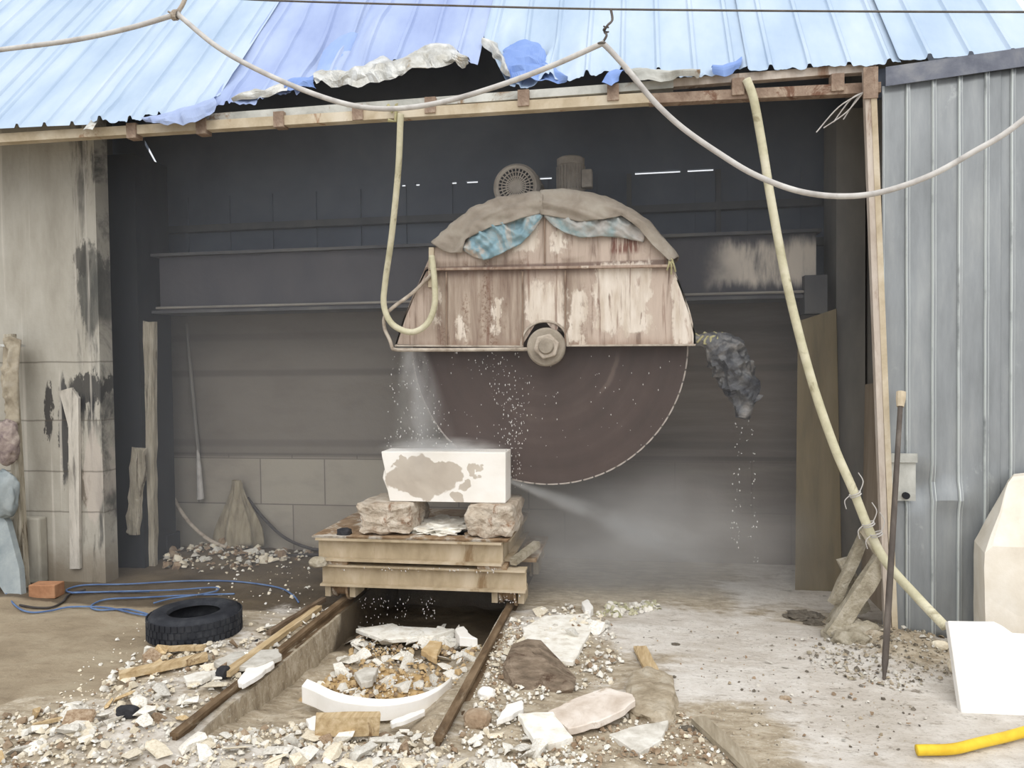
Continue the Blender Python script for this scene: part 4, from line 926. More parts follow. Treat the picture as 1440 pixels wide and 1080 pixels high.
bm = B(); rock(bm, ((Y(615, 752, 5.3)).x, 5.42, .52), (.42, .5, .09), 12, 4, .5, .2, 3.5)
for v in bm.verts: v.co.z = max(v.co.z, .5145)
tag(mk('powder_heap', bm, 'chip_white'), 'wet white powder heap on the cart deck below the block', 'powder', kind='stuff')
bm = B(); c = [Y(536, 640, 5.2), Y(711, 636, 5.2), Y(711, 704, 5.2), Y(548, 706, 5.2), Y(545, 690, 5.2), Y(538, 672, 5.2), Y(541, 655, 5.2)]
for q in c[2:4]: q.z = .738
for q in c[:2]: q.z = 1.083
prism(bm, c, (0, .215, 0)); bmesh.ops.triangulate(bm, faces=[f for f in bm.faces if len(f.verts) > 4]); o = mk('marble_block', bm, 'block'); bevel(o, .008)
tag(o, 'white marble block with grey wet patches resting on two bearer stones', 'marble block')
sp = B(); prism(sp, [Y(676, 716, 5.12), Y(700, 712, 5.12), Y(706, 715, 5.12), Y(680, 721, 5.12)], (0, .05, .0)); 
for v in sp.verts: v.co.z += .004
sp.free()

# ------------------------------------------------------------------ tyre
ty = B(); tc = Vector((-2.76, 4.43, .015)); Rt, Ht = .275, .175
prof = [(.155, .025), (.16, .01), (.2, .0), (.25, .01), (.272, .035), (.277, .09), (.272, .14), (.25, .165), (.2, Ht), (.16, .165), (.152, .15), (.15, .145), (.17, .135), (.225, .12), (.235, .09), (.225, .06), (.17, .04), (.15, .03), (.155, .025)]
ty, rg = lathe(ty, prof, tc, 'z', 64); bmesh.ops.remove_doubles(ty, verts=ty.verts, dist=1e-4)
tyo = thing('car_tyre', 'worn black tyre lying flat on the floor left of the rails', 'tyre', tc)
mk('tyre_carcass', ty, 'tyre', tyo, smooth=True, ang=45)
bm = B()
for k in range(44):
    a = 2*math.pi*k/44
    for z, da in ((.045, .0), (.09, .07), (.132, .0)):
        d = Vector((math.cos(a+da), math.sin(a+da), 0)); p = tc+d*.276+up*z; bar(bm, p-up*.018, p+up*.018, .028, .007, d)
mk('tread_blocks', bm, 'tyre', tyo)
bm = B(); p = Z(352, 902, .01); prism(bm, [p+Vector((-.12, -.06, 0)), p+Vector((.08, -.05, 0)), p+Vector((.1, .02, 0)), p+Vector((-.1, .05, 0))], (0, 0, .02)); tag(mk('rubber_scrap', bm, 'rubber'), 'flat black rubber scrap beside the tyre', 'scrap')

# ------------------------------------------------------------------ cords on the left floor
def gz(px, py, dz): 
    p = Z(px, py, .0); p.z = ground(p.x, p.y)+dz; return p
hose('blue_cord', 'blue cord snaking in the front loop to the tyre', 'cord', [gz(x, y, .014) for x, y in ((-10, 800), (4, 830), (22, 855), (42, 863), (70, 862), (100, 857), (150, 858), (190, 866), (212, 869), (180, 860), (140, 861), (128, 855), (150, 846), (200, 843), (260, 840), (306, 838), (330, 838))], .0065, 'blue_cord', 6, 8)
hose('blue_cord', 'blue cord running back in a long loop behind the tyre', 'cord', [gz(x, y, .014) for x, y in ((210, 834), (130, 835), (98, 836), (96, 831), (120, 826), (180, 824), (260, 820), (330, 820), (390, 828), (412, 840), (420, 850))], .0065, 'blue_cord', 6, 8)
hose('blue_cord', 'blue cord ending in a tangle just above the tyre', 'cord', [gz(x, y, .02) for x, y in ((100, 838), (160, 836), (240, 834), (300, 830), (306, 834), (290, 838), (270, 842), (240, 846), (216, 852))], .006, 'blue_cord', 6, 8)
hose('black_cable', 'thin black cable curving on the floor beside the orange brick', 'cable', [gz(x, y, .012) for x, y in ((28, 854), (50, 857), (72, 856), (88, 848), (98, 838), (120, 832))], .008, 'dark_cord', 6, 8)
# ------------------------------------------------------------------ clutter at the left edge
p = Z(62, 841, 0); bm = B(); box(bm, p.x-.11, p.x+.09, p.y-.02, p.y+.10, ground(p.x, p.y)-.005, .1); o = mk('brick', bm, 'brick'); o.rotation_euler.z = .12; bevel(o, .006); tag(o, 'orange brick on the floor at the foot of the left wall', 'brick')
bm = B(); pts = [Y(-30, 700, 5.25), Y(0, 722, 5.25), Y(10, 735, 5.2), Y(27, 800, 5.12), Y(30, 838, 5.06), Y(14, 846, 5.06), Y(-30, 780, 5.12)]
prism(bm, pts, (0, .05, .0)); bmesh.ops.triangulate(bm, faces=[f for f in bm.faces if len(f.verts) > 4]); tag(mk('leaning_board', bm, 'grey_sheet'), 'bluish grey board leaning at the left edge below the rags', 'board')
bm = B(); bar(bm, Y(14, 470, 5.36), Y(34, 830, 5.3), .07, .05, (0, 1, 0)); tag(mk('wooden_post', bm, 'pale_wood'), 'pale weathered post standing at the far left edge', 'post')
o = cloth([(6, 478), (18, 472), (30, 478)], [(8, 560), (16, 600), (28, 596)], lambda u, v: 5.28, 20, 24, .04, 10., 4, .02); o = mk('rag', o, 'rag', smooth=True); solid(o, .006); tag(o, 'tan rag hanging on the pale post', 'rag', 'rags at the left edge')
bm = B(); rock(bm, Y(10, 622, 5.22), (.20, .12, .34), 6, 4, .2, .1, 2.2); tag(mk('rag', bm, 'mauve_rag', smooth=True), 'bunched mauve rag wedged at the left edge below the tan one', 'rag', 'rags at the left edge')
bm = B(); rock(bm, Y(6, 694, 5.2), (.24, .12, .36), 15, 4, .2, .15, 1.8); tag(mk('rag', bm, 'grey_sheet', smooth=True), 'crumpled grey cloth lying on top of the bluish board', 'rag', 'rags at the left edge')
bm = B(); a, b = Y(-20, 486, 5.3), Y(22, 488, 5.3); box(bm, a.x, b.x, 5.26, 5.4, a.z-.012, a.z+.006); tag(mk('tin_ledge', bm, 'silver'), 'bright tin ledge sticking out at the far left edge', 'ledge')
# boards beside the black column
def plank(name, label, p0, p1, w, t, mat, upv=(0, 1, 0), rough=0., cat='plank', group=None, parent=None):
    bm = B(); p0, p1 = Vector(p0), Vector(p1); d = (p1-p0).normalized(); s = d.cross(Vector(upv)).normalized(); u = s.cross(d); n = 14; rings = []
    for i in range(n+1):
        c = p0.lerp(p1, i/n); ring = []
        for a, b in ((-1, -1), (0, -1), (1, -1), (1, 1), (0, 1), (-1, 1)):
            q = c+s*w/2*a+u*t/2*b
            if rough: q += Vector(noise.noise_vector(q*9))*rough+d*noise.noise(q*40)*rough*(2 if i in (0, n) else .0)
            ring.append(bm.verts.new(q))
        rings.append(ring)
    for a, b in zip(rings, rings[1:]):
        for k in range(6): bm.faces.new((a[k], a[(k+1) % 6], b[(k+1) % 6], b[k]))
    bm.faces.new(rings[0][::-1]); bm.faces.new(rings[-1])
    o = mk(name, bm, mat, parent)
    return o if parent else tag(o, label, cat, group)
plank('splintered_plank', 'short pale splintered plank leaning in front of the black column', Y(187, 752, 5.872), Y(196, 632, 5.872), .11, .04, 'pale_wood', rough=.02)
plank('upright_board', 'tall greyish board standing just right of the black column', Y(212, 796, 5.98), Y(211, 452, 5.98), .10, .05, 'pale_wood', rough=.012, cat='board')
bm = B(); box(bm, -4.2, -4.03, 6.1, 6.3, 0, .2); o = mk('dark_crate', bm, 'black_steel'); o.location = Y(233, 776, 6.3)-Vector((0, 0, .03)); bevel(o, .01); tag(o, 'small dark box on the floor right of the black column', 'box')
# sack on the back wall
bm = B(); n = 40; rings = []
ctr = Y(335, 770, 6.5)
for j in range(16):
    t = j/15; z = ctr.z+.02+(.58)*(1-t); c = Vector((ctr.x-.03+.03*t, 6.56-.06*t, z)); ring = []
    for k in range(n):
        a = 2*math.pi*k/n; r = (.045+.15*sm(t, 0, .85))*(1+.28*t*math.sin(a*7+1.3)+.12*math.sin(a*13)); ring.append(bm.verts.new(c+Vector((math.cos(a)*r, math.sin(a)*r*.42, .02*math.sin(a*5)*t))))
    rings.append(ring)
for a, b in zip(rings, rings[1:]):
    for k in range(n): bm.faces.new((a[k], a[(k+1) % n], b[(k+1) % n], b[k]))
bm.faces.new(rings[0][::-1]); bm.faces.new(rings[-1]); tag(mk('burlap_sack', bm, 'sack', smooth=True), 'drab folded sack hanging against the back wall', 'sack')

# ------------------------------------------------------------------ right interior boards
bm = B(); pb = [Y(1122, 452, 5.98), Y(1176, 434, 5.96), Y(1184, 822, 5.93), Y(1118, 812, 5.95)]; pb[2].z = pb[3].z = -.01; prism(bm, pb, (.01, .03, 0)); tag(mk('yellowish_board', bm, 'brown_board'), 'tall yellowish brown board standing at the right end of the back wall', 'board')
bm = B(); prism(bm, [(1.56, 5.25, 0), (1.56, 6.0, 0), (1.585, 6.0, 1.5), (1.585, 5.25, 1.56)], (.03, 0, 0)); tag(mk('brown_panel', bm, 'dark_board'), 'dark brown panel leaning inside beside the door post', 'board')
tr = thing('timber_trestle', 'mortar caked timber trestle standing beside the door post', 'trestle', Z(1180, 888, 0))
plank('prop', '', Y(1172, 850, 5.06), Y(1220, 742, 5.1), .06, .06, 'caked_wood', rough=.008, parent=tr).name = 'timber'
plank('timber', '', Z(1168, 896, .03), Y(1242, 784, 4.99), .09, .07, 'caked_wood', rough=.008, parent=tr)
plank('timber', '', Y(1216, 860, 5.14), Y(1186, 786, 5.14), .07, .05, 'caked_wood', rough=.008, parent=tr)
plank('timber', '', Y(1214, 744, 5.02), Y(1246, 792, 4.98), .06, .05, 'caked_wood', rough=.008, parent=tr)
plank('timber', '', Y(1168, 880, 5.2), Y(1202, 830, 5.14), .07, .05, 'caked_wood', rough=.008, parent=tr)
bm = B(); c = Z(1212, 915, 0); rock(bm, (c.x, c.y+.14, .0), (.36, .34, .26), 31, 5, .22, .1, 2.)
for v in bm.verts: v.co += Vector(noise.noise_vector(v.co*40))*.008
tag(mk('mortar_heap', bm, 'caked_wood', smooth=True), 'crumbly grey mortar heap at the foot of the trestle', 'heap', kind='stuff')

# ------------------------------------------------------------------ big white stones on the right
bm = B(); f = [Z(1352, 1003, .0), Z(1446, 1007, .0), Z(1560, 1009, 0)]
tl = [Y(1333, 873, 4.26), Y(1398, 874, 4.27), Y(1410, 880, 4.27), Y(1424, 890, 4.27), Y(1446, 891, 4.27), Y(1560, 893, 4.28)]
prism(bm, [f[0], f[1], f[2]]+tl[::-1], (.0, .045, -.02)); bmesh.ops.triangulate(bm, faces=[q for q in bm.faces if len(q.verts) > 4])
o = mk('marble_slab', bm, 'marble'); bevel(o, .006); o['label'] = 'flat bright white marble slab leaning at the right edge'; o['category'] = 'slab'
pts = [Y(1385, 778, 4.62), Y(1384, 905, 4.62), Y(1700, 910, 4.62), Y(1700, 772, 4.62), Y(1396, 768, 4.62), Y(1418, 680, 4.78), Y(1424, 671, 4.8), Y(1438, 670, 4.8), Y(1700, 640, 4.85)]
back = [p+Vector((.06, .3, 0)) for p in pts]
for p in (pts[1], pts[2], back[1], back[2]): p.z = -.01
for p in back: p.y = min(p.y, 4.92)
bm = hull(pts+back); bmesh.ops.subdivide_edges(bm, edges=bm.edges, cuts=6, use_grid_fill=True)
for v in bm.verts: v.co += Vector(noise.noise_vector(v.co*6))*.008
bmesh.ops.triangulate(bm, faces=bm.faces)
M['boulder'] = pmat('pale_boulder', [(214, 204, 188), (228, 220, 206), (238, 232, 222)], 3., bump=.2)
tag(mk('stone_boulder', bm, 'boulder'), 'big cream white stone boulder behind the slab at the right edge', 'boulder')
hose('yellow_hose', 'bright yellow hose end lying on the ground at bottom right', 'hose', [gz(1289, 1066, .03), gz(1300, 1066, .03), gz(1340, 1063, .03), gz(1380, 1054, .03), gz(1420, 1044, .03), gz(1470, 1030, .03)], .0225, 'yellow_hose', 8, 14)
bm = B(); rock(bm, gz(1346, 950, .03), (.09, .08, .08), 41, 3, .15, .2); tag(mk('cobble', bm, 'chip_cream'), 'rounded pale cobble against the foot of the white slab', 'stone')
bm = B(); rock(bm, gz(1322, 924, .02), (.09, .06, .05), 43, 3, .15, .2); tag(mk('cobble', bm, 'chip_cream'), 'small pale cobble under the lower edge of the wall sheet', 'stone')

# ------------------------------------------------------------------ larger pieces on the ground
def gslab(name, label, pts, h, th, mat, cat='slab', rag=.006, tilt=None):
    P = [Z(x, y, 0) for x, y in pts]; n = len(P); Q = []
    for i in range(n):
        a, b = P[i], P[(i+1) % n]
        for k in range(4): Q.append(a.lerp(b, k/4)+Vector((R.uniform(-rag, rag), R.uniform(-rag, rag), 0))*(k > 0))
    gm = sum(ground(p.x, p.y) for p in P)/n
    c = sum(Q, Vector())/len(Q)
    for i, q in enumerate(Q):
        d = EYE-q; zt = gm+h
        if tilt: zt += tilt[0]*(q.x-c.x)+tilt[1]*(q.y-c.y)
        Q[i] = q+d*(zt/ d.z)
    bm = prism(B(), Q, (0, 0, -th)); bmesh.ops.triangulate(bm, faces=[f for f in bm.faces if len(f.verts) > 4])
    o = mk(name, bm, mat); bevel(o, .004, 1); return tag(o, label, cat)
gslab('marble_slab', 'broad dusty white slab lying behind the weathered stump', [(735, 882), (765, 866), (826, 862), (838, 876), (820, 905), (806, 930), (770, 926), (738, 905)], .03, .03, 'chip_white')
gslab('marble_slab', 'pinkish white slab with rounded right end right of the rails', [(770, 1000), (800, 985), (852, 966), (890, 976), (894, 984), (872, 1000), (842, 1014), (800, 1024)], .075, .035, 'pink_slab', tilt=(.06, .05))
gslab('marble_slab', 'white square cornered slab in front of the pinkish one', [(728, 1003), (778, 1000), (806, 1036), (772, 1046), (750, 1038)], .05, .035, 'chip_white', tilt=(-.05, .05))
gslab('marble_slab', 'narrow white wedge shaped slab just right of the right rail', [(698, 1012), (712, 990), (734, 984), (736, 996), (716, 1006)], .06, .03, 'marble')
gslab('marble_slab', 'grey greenish slab flat on the dirt below the concrete lump', [(856, 1032), (895, 1020), (940, 1012), (930, 1040), (900, 1058)], .025, .03, 'chip_grey')
gslab('marble_slab', 'thin pale slab behind the long bowed offcut in the trench', [(500, 884), (552, 876), (560, 880), (640, 884), (610, 894), (540, 900)], .05, .03, 'chip_white')
gslab('stone_flake', 'upright white flake at the back right of the trench', [(640, 884), (652, 880), (662, 892), (672, 898), (646, 896)], .09, .06, 'marble', 'stone')
gslab('stone_flake', 'white finger shaped flake standing at the back of the slabs', [(818, 846), (826, 842), (834, 852), (830, 862), (822, 856)], .06, .05, 'marble', 'stone')
gslab('stone_flake', 'light grey angular flake on ochre rubble in the trench', [(498, 945), (512, 938), (532, 938), (524, 956), (508, 960)], .06, .04, 'chip_grey', 'stone')
gslab('stone_flake', 'tan square flake standing on the trench rubble', [(592, 914), (604, 900), (622, 902), (614, 926)], .07, .04, 'chip_ochre', 'stone')
gslab('stone_flake', 'big pale flake in front of the tyre', [(300, 930), (330, 916), (392, 912), (396, 922), (360, 936), (318, 938)], .05, .03, 'chip_grey', 'stone')
gslab('stone_flake', 'white flat flake beside the plank left of the left rail', [(258, 950), (288, 942), (298, 948), (284, 956), (262, 958)], .05, .03, 'chip_white', 'stone')
gslab('stone_flake', 'tan pointed flake left of the tyre front', [(198, 942), (226, 924), (234, 936), (214, 944)], .04, .03, 'chip_ochre', 'stone')
gslab('stone_flake', 'long white flake lying against the left rail', [(334, 956), (345, 940), (380, 924), (386, 932), (362, 950), (340, 962)], .05, .03, 'marble', 'stone')
gslab('stone_flake', 'white plate just left of the thick squared timber', [(430, 1010), (452, 1004), (482, 1008), (470, 1022), (438, 1026)], .04, .03, 'marble', 'stone')
gslab('marble_sliver', 'thin white sliver in front of the bowed offcut', [(548, 1014), (572, 1004), (596, 996), (598, 1000), (576, 1010), (552, 1018)], .05, .025, 'marble', 'sliver')
# bowed offcut
top = catmull([Z(426, 976, -.02), Z(442, 982, -.03), Z(470, 994, -.04), Z(505, 1000, -.05), Z(545, 1001, -.05), Z(590, 992, -.05), Z(618, 978, -.05), Z(634, 964, -.05)], 5)
bm = B(); rg = []
for i, p in enumerate(top):
    t = i/(len(top)-1); w = .055*(1-.35*t); rg.append([bm.verts.new(p+v) for v in (Vector((0, -.015, -.04)), Vector((0, -.015, .05-.02*t)), Vector((0, w, .06-.02*t)), Vector((0, w, -.04)))])
for a, b in zip(rg, rg[1:]):
    for k in range(4): bm.faces.new((a[k], a[(k+1) % 4], b[(k+1) % 4], b[k]))
bm.faces.new(rg[0][::-1]); bm.faces.new(rg[-1]); o = mk('bowed_offcut', bm, 'marble'); bevel(o, .008); tag(o, 'long white bowed marble offcut across the trench', 'offcut')
# weathered stump
def stump():
    bm = B(); t = bmesh.new(); P = [(706, 956, .0), (708, 934, .08), (716, 917, .13), (738, 909, .15), (757, 911, .14), (768, 928, .11), (784, 948, .07), (808, 966, .03), (804, 973, 0), (770, 975, 0), (728, 970, 0)]
    pts = [Z(x, y, z) for x, y, z in P]; pts += [p+Vector((0, .12, -.0)) for p in pts[1:8]]
    for p in pts:
        if p.z < .02: p.z = -.02
    bm = hull(pts); bmesh.ops.triangulate(bm, faces=bm.faces); bmesh.ops.subdivide_edges(bm, edges=bm.edges, cuts=5, use_grid_fill=True)
    for v in bm.verts: v.co += Vector((0, -1, .3))*(.03*abs(noise.noise(Vector((v.co.x*4, 0, v.co.z*22))))+.012*fbm(v.co*9, 3))
    return bm
tag(mk('wood_stump', stump(), 'stump_wood'), 'weathered brown wooden stump beside the right rail', 'stump')
bm = B(); c = Z(918, 990, 0)
rock(bm, (c.x, c.y+.06, -.01), (.25, .60, .15), 52, 4, .2, .45, 1.6); tag(mk('concrete_lump', bm, 'dirt_lump'), 'squat brown grey concrete lump right of the pinkish slab', 'concrete')
def gplank(label, a, b, w, t, mat, dz=0., name='plank', rough=.003):
    p, q = gz(a[0], a[1], dz+t/2), gz(b[0], b[1], dz+t/2); return plank(name, label, p, q, w, t, mat, (0, 0, 1), rough)
gplank('tan plank lying above the concrete lump on white dust', (900, 916), (918, 952), .075, .02, 'wood', .01)
gplank('long grey brown board at the bottom right of the rubble', (982, 1018), (1060, 1092), .075, .025, 'grey_wood', .01)
gplank('brown plank lying left of the left rail in front of the tyre', (168, 966), (292, 942), .06, .035, 'wood', .025)
gplank('thick squared timber lying across the bottom of the trench', (444, 1032), (534, 1022), .06, .09, 'wood', .03)
gplank('long thin plank set along the left rail', (318, 968), (448, 862), .05, .03, 'wood', .02)
gplank('dark thin plank further left of the left rail', (378, 908), (456, 852), .03, .03, 'old_wood', .03)
gplank('short tan stick in front of the tyre', (222, 924), (288, 930), .035, .025, 'wood', .02)
gplank('thin yellowish lath at the lower left', (46, 1028), (90, 1022), .02, .015, 'wood', .01)
bm = B(); rock(bm, gz(180, 1026, .03), (.10, .05, .05), 61, 3, .12, .7); tag(mk('rubber_lump', bm, 'rubber'), 'black rubber lump among the rubble at lower left', 'scrap')
bm = B(); rock(bm, gz(314, 966, .035), (.06, .08, .06), 63, 3, .12, .5); tag(mk('rubber_lump', bm, 'rubber'), 'black rubber lump against the left rail', 'scrap')
bm = B(); rock(bm, gz(672, 1022, .03), (.13, .11, .08), 66, 3, .12, .4); tag(mk('cobble', bm, 'chip_brown'), 'mauve brown cobble beside the near end of the right rail', 'stone')
bm = B(); rock(bm, gz(684, 982, .02), (.09, .08, .07), 67, 3, .1, .1); tag(mk('cobble', bm, 'marble'), 'rounded white cobble beside the right rail', 'stone')

M['mud'] = pmat('mud', [(92, 84, 74), (118, 110, 98), (146, 138, 126)], 12., bump=.9, bscale=50., bdist=.02)
for k, (px, py, w, lb) in enumerate(((1130, 868, .24, 'broad dark mud clod on the dusty floor left of the trestle'), (1146, 878, .12, 'small dark mud clod just in front of the broad one'), (950, 908, .05, 'dark pebble alone on the white dust beyond the tan plank'), (1104, 982, .06, 'flat brownish stone on the white dust at lower right'), (966, 1024, .07, 'grey stone beside the near end of the concrete lump'))):
    bm = B(); p = gz(px, py, .0); rock(bm, p, (w, w*.75, w*.28), 70+k, 4, .35, .1, 3.); tag(mk('mud_clod' if k < 2 else 'pebble', bm, 'mud' if k != 3 else 'chip_brown'), lb, 'clod' if k < 2 else 'stone')
# ------------------------------------------------------------------ rubble
def inpoly(x, y, P):
    r = False; j = len(P)-1
    for i in range(len(P)):
        if (P[i][1] > y) != (P[j][1] > y) and x < (P[j][0]-P[i][0])*(y-P[i][1])/(P[j][1]-P[i][1])+P[i][0]: r = not r
        j = i
    return r
def sample(P):
    xs = [p[0] for p in P]; ys = [p[1] for p in P]
    while True:
        x, y = R.uniform(min(xs), max(xs)), R.uniform(min(ys), max(ys))
        if inpoly(x, y, P): return x, y
protos = {}
for nm, mat, n in (('white', 'chip_white', 8), ('cream', 'chip_cream', 6), ('grey', 'chip_grey', 4), ('ochre', 'chip_ochre', 6), ('brown', 'chip_brown', 4)):
    L_ = []
    for k in range(n):
        fl = R.choice((.14, .2, .28, .4, .55)); pts = []
        for q in range(R.randint(9, 14)):
            v = Vector((R.uniform(-1, 1), R.uniform(-1, 1), R.uniform(-1, 1))).normalized(); v = v*R.uniform(.85, 1.)
            pts.append(Vector((v.x*.5, v.y*R.uniform(.26, .42), v.z*.5*fl)))
        bm = hull(pts); me = bpy.data.meshes.new('chip'); bmesh.ops.recalc_face_normals(bm, faces=bm.faces); bm.to_mesh(me); bm.free(); me.materials.append(M[mat]); L_.append(me)
    protos[nm] = L_
zones = [
 ('left', [(-20, 1120), (-20, 1015), (120, 990), (195, 915), (330, 915), (436, 856), (466, 862), (240, 1048), (190, 1120)], 72, (9, 42), ('white', 'white', 'white', 'cream', 'grey', 'cream', 'cream', 'white', 'cream', 'ochre', 'white', 'cream', 'grey', 'brown'), 'pale stone chip in the rubble left of the left rail', 'chips left of the left rail'),
 ('pit', [(440, 975), (478, 930), (520, 888), (650, 886), (686, 892), (640, 960), (590, 985), (520, 992)], 60, (10, 34), ('white', 'white', 'grey', 'ochre', 'ochre', 'white'), 'stone chip in the trench behind the bowed white offcut', 'chips in the trench'),
 ('front', [(190, 1120), (270, 1050), (330, 1012), (430, 990), (480, 1012), (600, 1008), (630, 1040), (640, 1056), (720, 1120)], 78, (10, 42), ('white', 'cream', 'cream', 'grey', 'white', 'white', 'cream', 'white', 'white', 'cream', 'brown'), 'stone chip in the near rubble in front of the bowed offcut', 'chips in the near rubble'),
 ('right', [(644, 1046), (672, 985), (706, 905), (722, 875), (800, 850), (860, 880), (880, 930), (860, 965), (790, 975), (730, 1000), (800, 1050), (880, 1120), (720, 1120)], 56, (8, 36), ('white', 'white', 'cream', 'grey', 'white'), 'stone chip in the rubble close right of the right rail', 'chips right of the right rail'),
 ('back', [(228, 800), (240, 782), (330, 770), (372, 782), (440, 776), (440, 786), (350, 802), (280, 806)], 18, (8, 22), ('white', 'cream', 'grey', 'brown'), 'dusty stone chip by the foot of the back wall', 'chips by the back wall'),
 ('yard', [(870, 1070), (880, 1010), (960, 960), (960, 900), (1100, 880), (1180, 920), (1300, 960), (1330, 1010), (1240, 1060), (1060, 1078)], 14, (4, 11), ('brown', 'brown', 'grey', 'grey'), 'small dull stone chip scattered on the dusty ground at right', 'chips on the right ground'),
]
for nm, P, cnt, (s0, s1), kinds, label, group in zones:
    for i in range(cnt):
        x, y = sample(P); p = Z(x, y, 0); p.z = ground(p.x, p.y); kd = R.choice(kinds)
        if nm == 'pit':
            p = Z(x, y, p.z); p.z = ground(p.x, p.y)
            if p.y > 4.55 and kd == 'ochre': kd = 'white'
        dist = (p-EYE).length; s = (s0+(s1-s0)*R.random()**1.25)*dist/F*1.2
        if nm in ('left', 'front', 'pit') and kd in ('ochre', 'cream') : s *= 1.05
        o = bpy.data.objects.new('stone_chip', R.choice(protos[kd])); C.objects.link(o)
        o.scale = (s, s, s*R.uniform(.7, 1.2)); tl = .35 if nm != 'pit' else .6
        o.rotation_euler = (R.gauss(0, tl*.6), R.gauss(0, tl*.6), R.uniform(0, 6.28))
        o.location = p+up*(s*.10+R.uniform(0, .012))
        tag(o, label, 'stone chip', group)
for i in range(46):
    x, y = sample([(462, 950), (490, 905), (515, 884), (560, 878), (640, 878), (690, 880), (668, 915), (640, 950), (620, 930), (590, 905), (540, 905), (500, 925)]); p = Z(x, y, 0); p = Z(x, y, ground(p.x, p.y)); p.z = ground(p.x, p.y)
    dist = (p-EYE).length; s = R.uniform(16, 46)*dist/F; o = bpy.data.objects.new('stone_flake', R.choice(protos['white'][:6]+protos['grey'][:1])); C.objects.link(o)
    o.scale = (s, s*.9, s*R.uniform(.3, .6)); o.rotation_euler = (R.gauss(0, .35), R.gauss(0, .3), R.uniform(0, 6.28)); o.location = p+up*(.012+R.uniform(0, .035))
    tag(o, 'white marble flake heaped at the back of the trench in front of the cart', 'stone flake', 'flakes at the back of the trench')
def gravel(label, P, cnt, smin, smax, mats, seed, lift=0., pit=False):
    bm = B(); rr = random.Random(seed)
    for i in range(cnt):
        x, y = sample(P); p = Z(x, y, 0)
        p.z = ground(p.x, p.y)
        if pit: p = Z(x, y, p.z); p.z = ground(p.x, p.y)
        s = rr.uniform(smin, smax)*(.5+rr.random()**3*1.3)*(p-EYE).length/4.5
        rot = Matrix.Rotation(rr.uniform(0, 6.28), 3, 'Z') @ Matrix.Rotation(rr.gauss(0, .4), 3, 'X')
        c = p+up*(s*.15+rr.random()*lift); mi = rr.randrange(len(mats))
        tp = [Vector((rr.uniform(-.35, .35), rr.uniform(-.3, .3), rr.uniform(.22, .4))) for _ in range(3)]
        a0 = rr.uniform(0, 6); bt = [Vector((math.cos(a0+k*1.3)*rr.uniform(.35, .6), math.sin(a0+k*1.3)*rr.uniform(.3, .5), rr.uniform(-.2, .12))) for k in range(5)]
        tp = [Vector((math.cos(a0+.6+k*2.1)*.28, math.sin(a0+.6+k*2.1)*.24, rr.uniform(.18, .42))) for k in range(3)]
        vb = [bm.verts.new(c+rot @ (v*s)) for v in bt]; vt = [bm.verts.new(c+rot @ (v*s)) for v in tp]
        fs = [tuple(vt)]; bi = [0, 1, 2, 3, 4]
        for (q, w, e) in ((vb[0], vb[1], vt[0]), (vb[1], vb[2], vt[1]), (vb[2], vb[3], vt[1]), (vb[3], vb[4], vt[2]), (vb[4], vb[0], vt[2]), (vb[1], vt[1], vt[0]), (vb[3], vt[2], vt[1]), (vb[0], vt[0], vt[2])): fs.append((q, w, e))
        for q in fs:
            f = bm.faces.new(q); f.material_index = mi
    me_o = mk('gravel', bm, mats[0]); 
    for mm in mats[1:]: me_o.data.materials.append(M[mm])
    return tag(me_o, label, 'gravel', kind='stuff')
gravel('fine stone gravel strewn left of the left rail', zones[0][1], 1767, .010, .036, ('chip_white', 'chip_cream', 'chip_white', 'chip_cream', 'chip_grey', 'chip_cream', 'chip_brown'), 1, .008)
gravel('fine stone gravel across the near foreground', zones[2][1], 2002, .010, .036, ('chip_white', 'chip_cream', 'chip_white', 'chip_cream', 'chip_grey', 'chip_cream', 'chip_brown'), 2, .01)
gravel('fine stone gravel right of the right rail', zones[3][1], 1531, .010, .036, ('chip_white', 'chip_grey', 'chip_cream', 'chip_brown', 'chip_white'), 3, .012)
gravel('ochre and white grit filling the trench', zones[1][1], 1531, .010, .036, ('chip_ochre', 'chip_ochre', 'chip_white', 'chip_ochre', 'chip_brown'), 4, .02, True)
gravel('sparse fine grit over the left concrete floor around the tyre', [(60, 1000), (120, 930), (200, 870), (330, 800), (440, 790), (440, 850), (330, 905), (200, 905), (120, 990)], 220, .008, .022, ('chip_white', 'chip_cream'), 5)
gravel('fine grit on the dirt at the bottom right', [(700, 1078), (800, 1050), (900, 1000), (960, 1000), (1050, 1078)], 700, .012, .03, ('chip_white', 'chip_cream', 'chip_brown', 'chip_brown'), 6, .004)
gravel('pale greenish grit in a ridge at the back of the dusty ground', [(835, 868), (860, 850), (920, 846), (930, 858), (870, 872)], 200, .02, .04, ('green_moss', 'chip_grey'), 7)
gravel('grey grit spilling round the mortar heap and the foot of the wall sheet', [(1120, 925), (1170, 895), (1235, 885), (1330, 905), (1338, 955), (1270, 975), (1190, 955)], 900, .008, .024, ('caked_wood', 'chip_grey', 'dirt_lump', 'mud'), 9, .004)
gravel('fine white grit on the dark strip along the right rail', [(664, 985), (700, 890), (726, 870), (740, 890), (706, 960), (690, 1000)], 500, .008, .02, ('chip_white', 'chip_cream', 'chip_brown'), 10, .003)
gravel('sparse dull grit over the dusty white ground at right', [(860, 900), (960, 880), (1160, 900), (1330, 1000), (1280, 1060), (1080, 1078), (960, 1000)], 420, .006, .018, ('chip_brown', 'mud', 'chip_grey', 'dirt_lump'), 12, 0)
gravel('dusty grit along the foot of the back wall', zones[4][1], 260, .02, .05, ('chip_cream', 'chip_grey', 'chip_brown'), 8, .02)

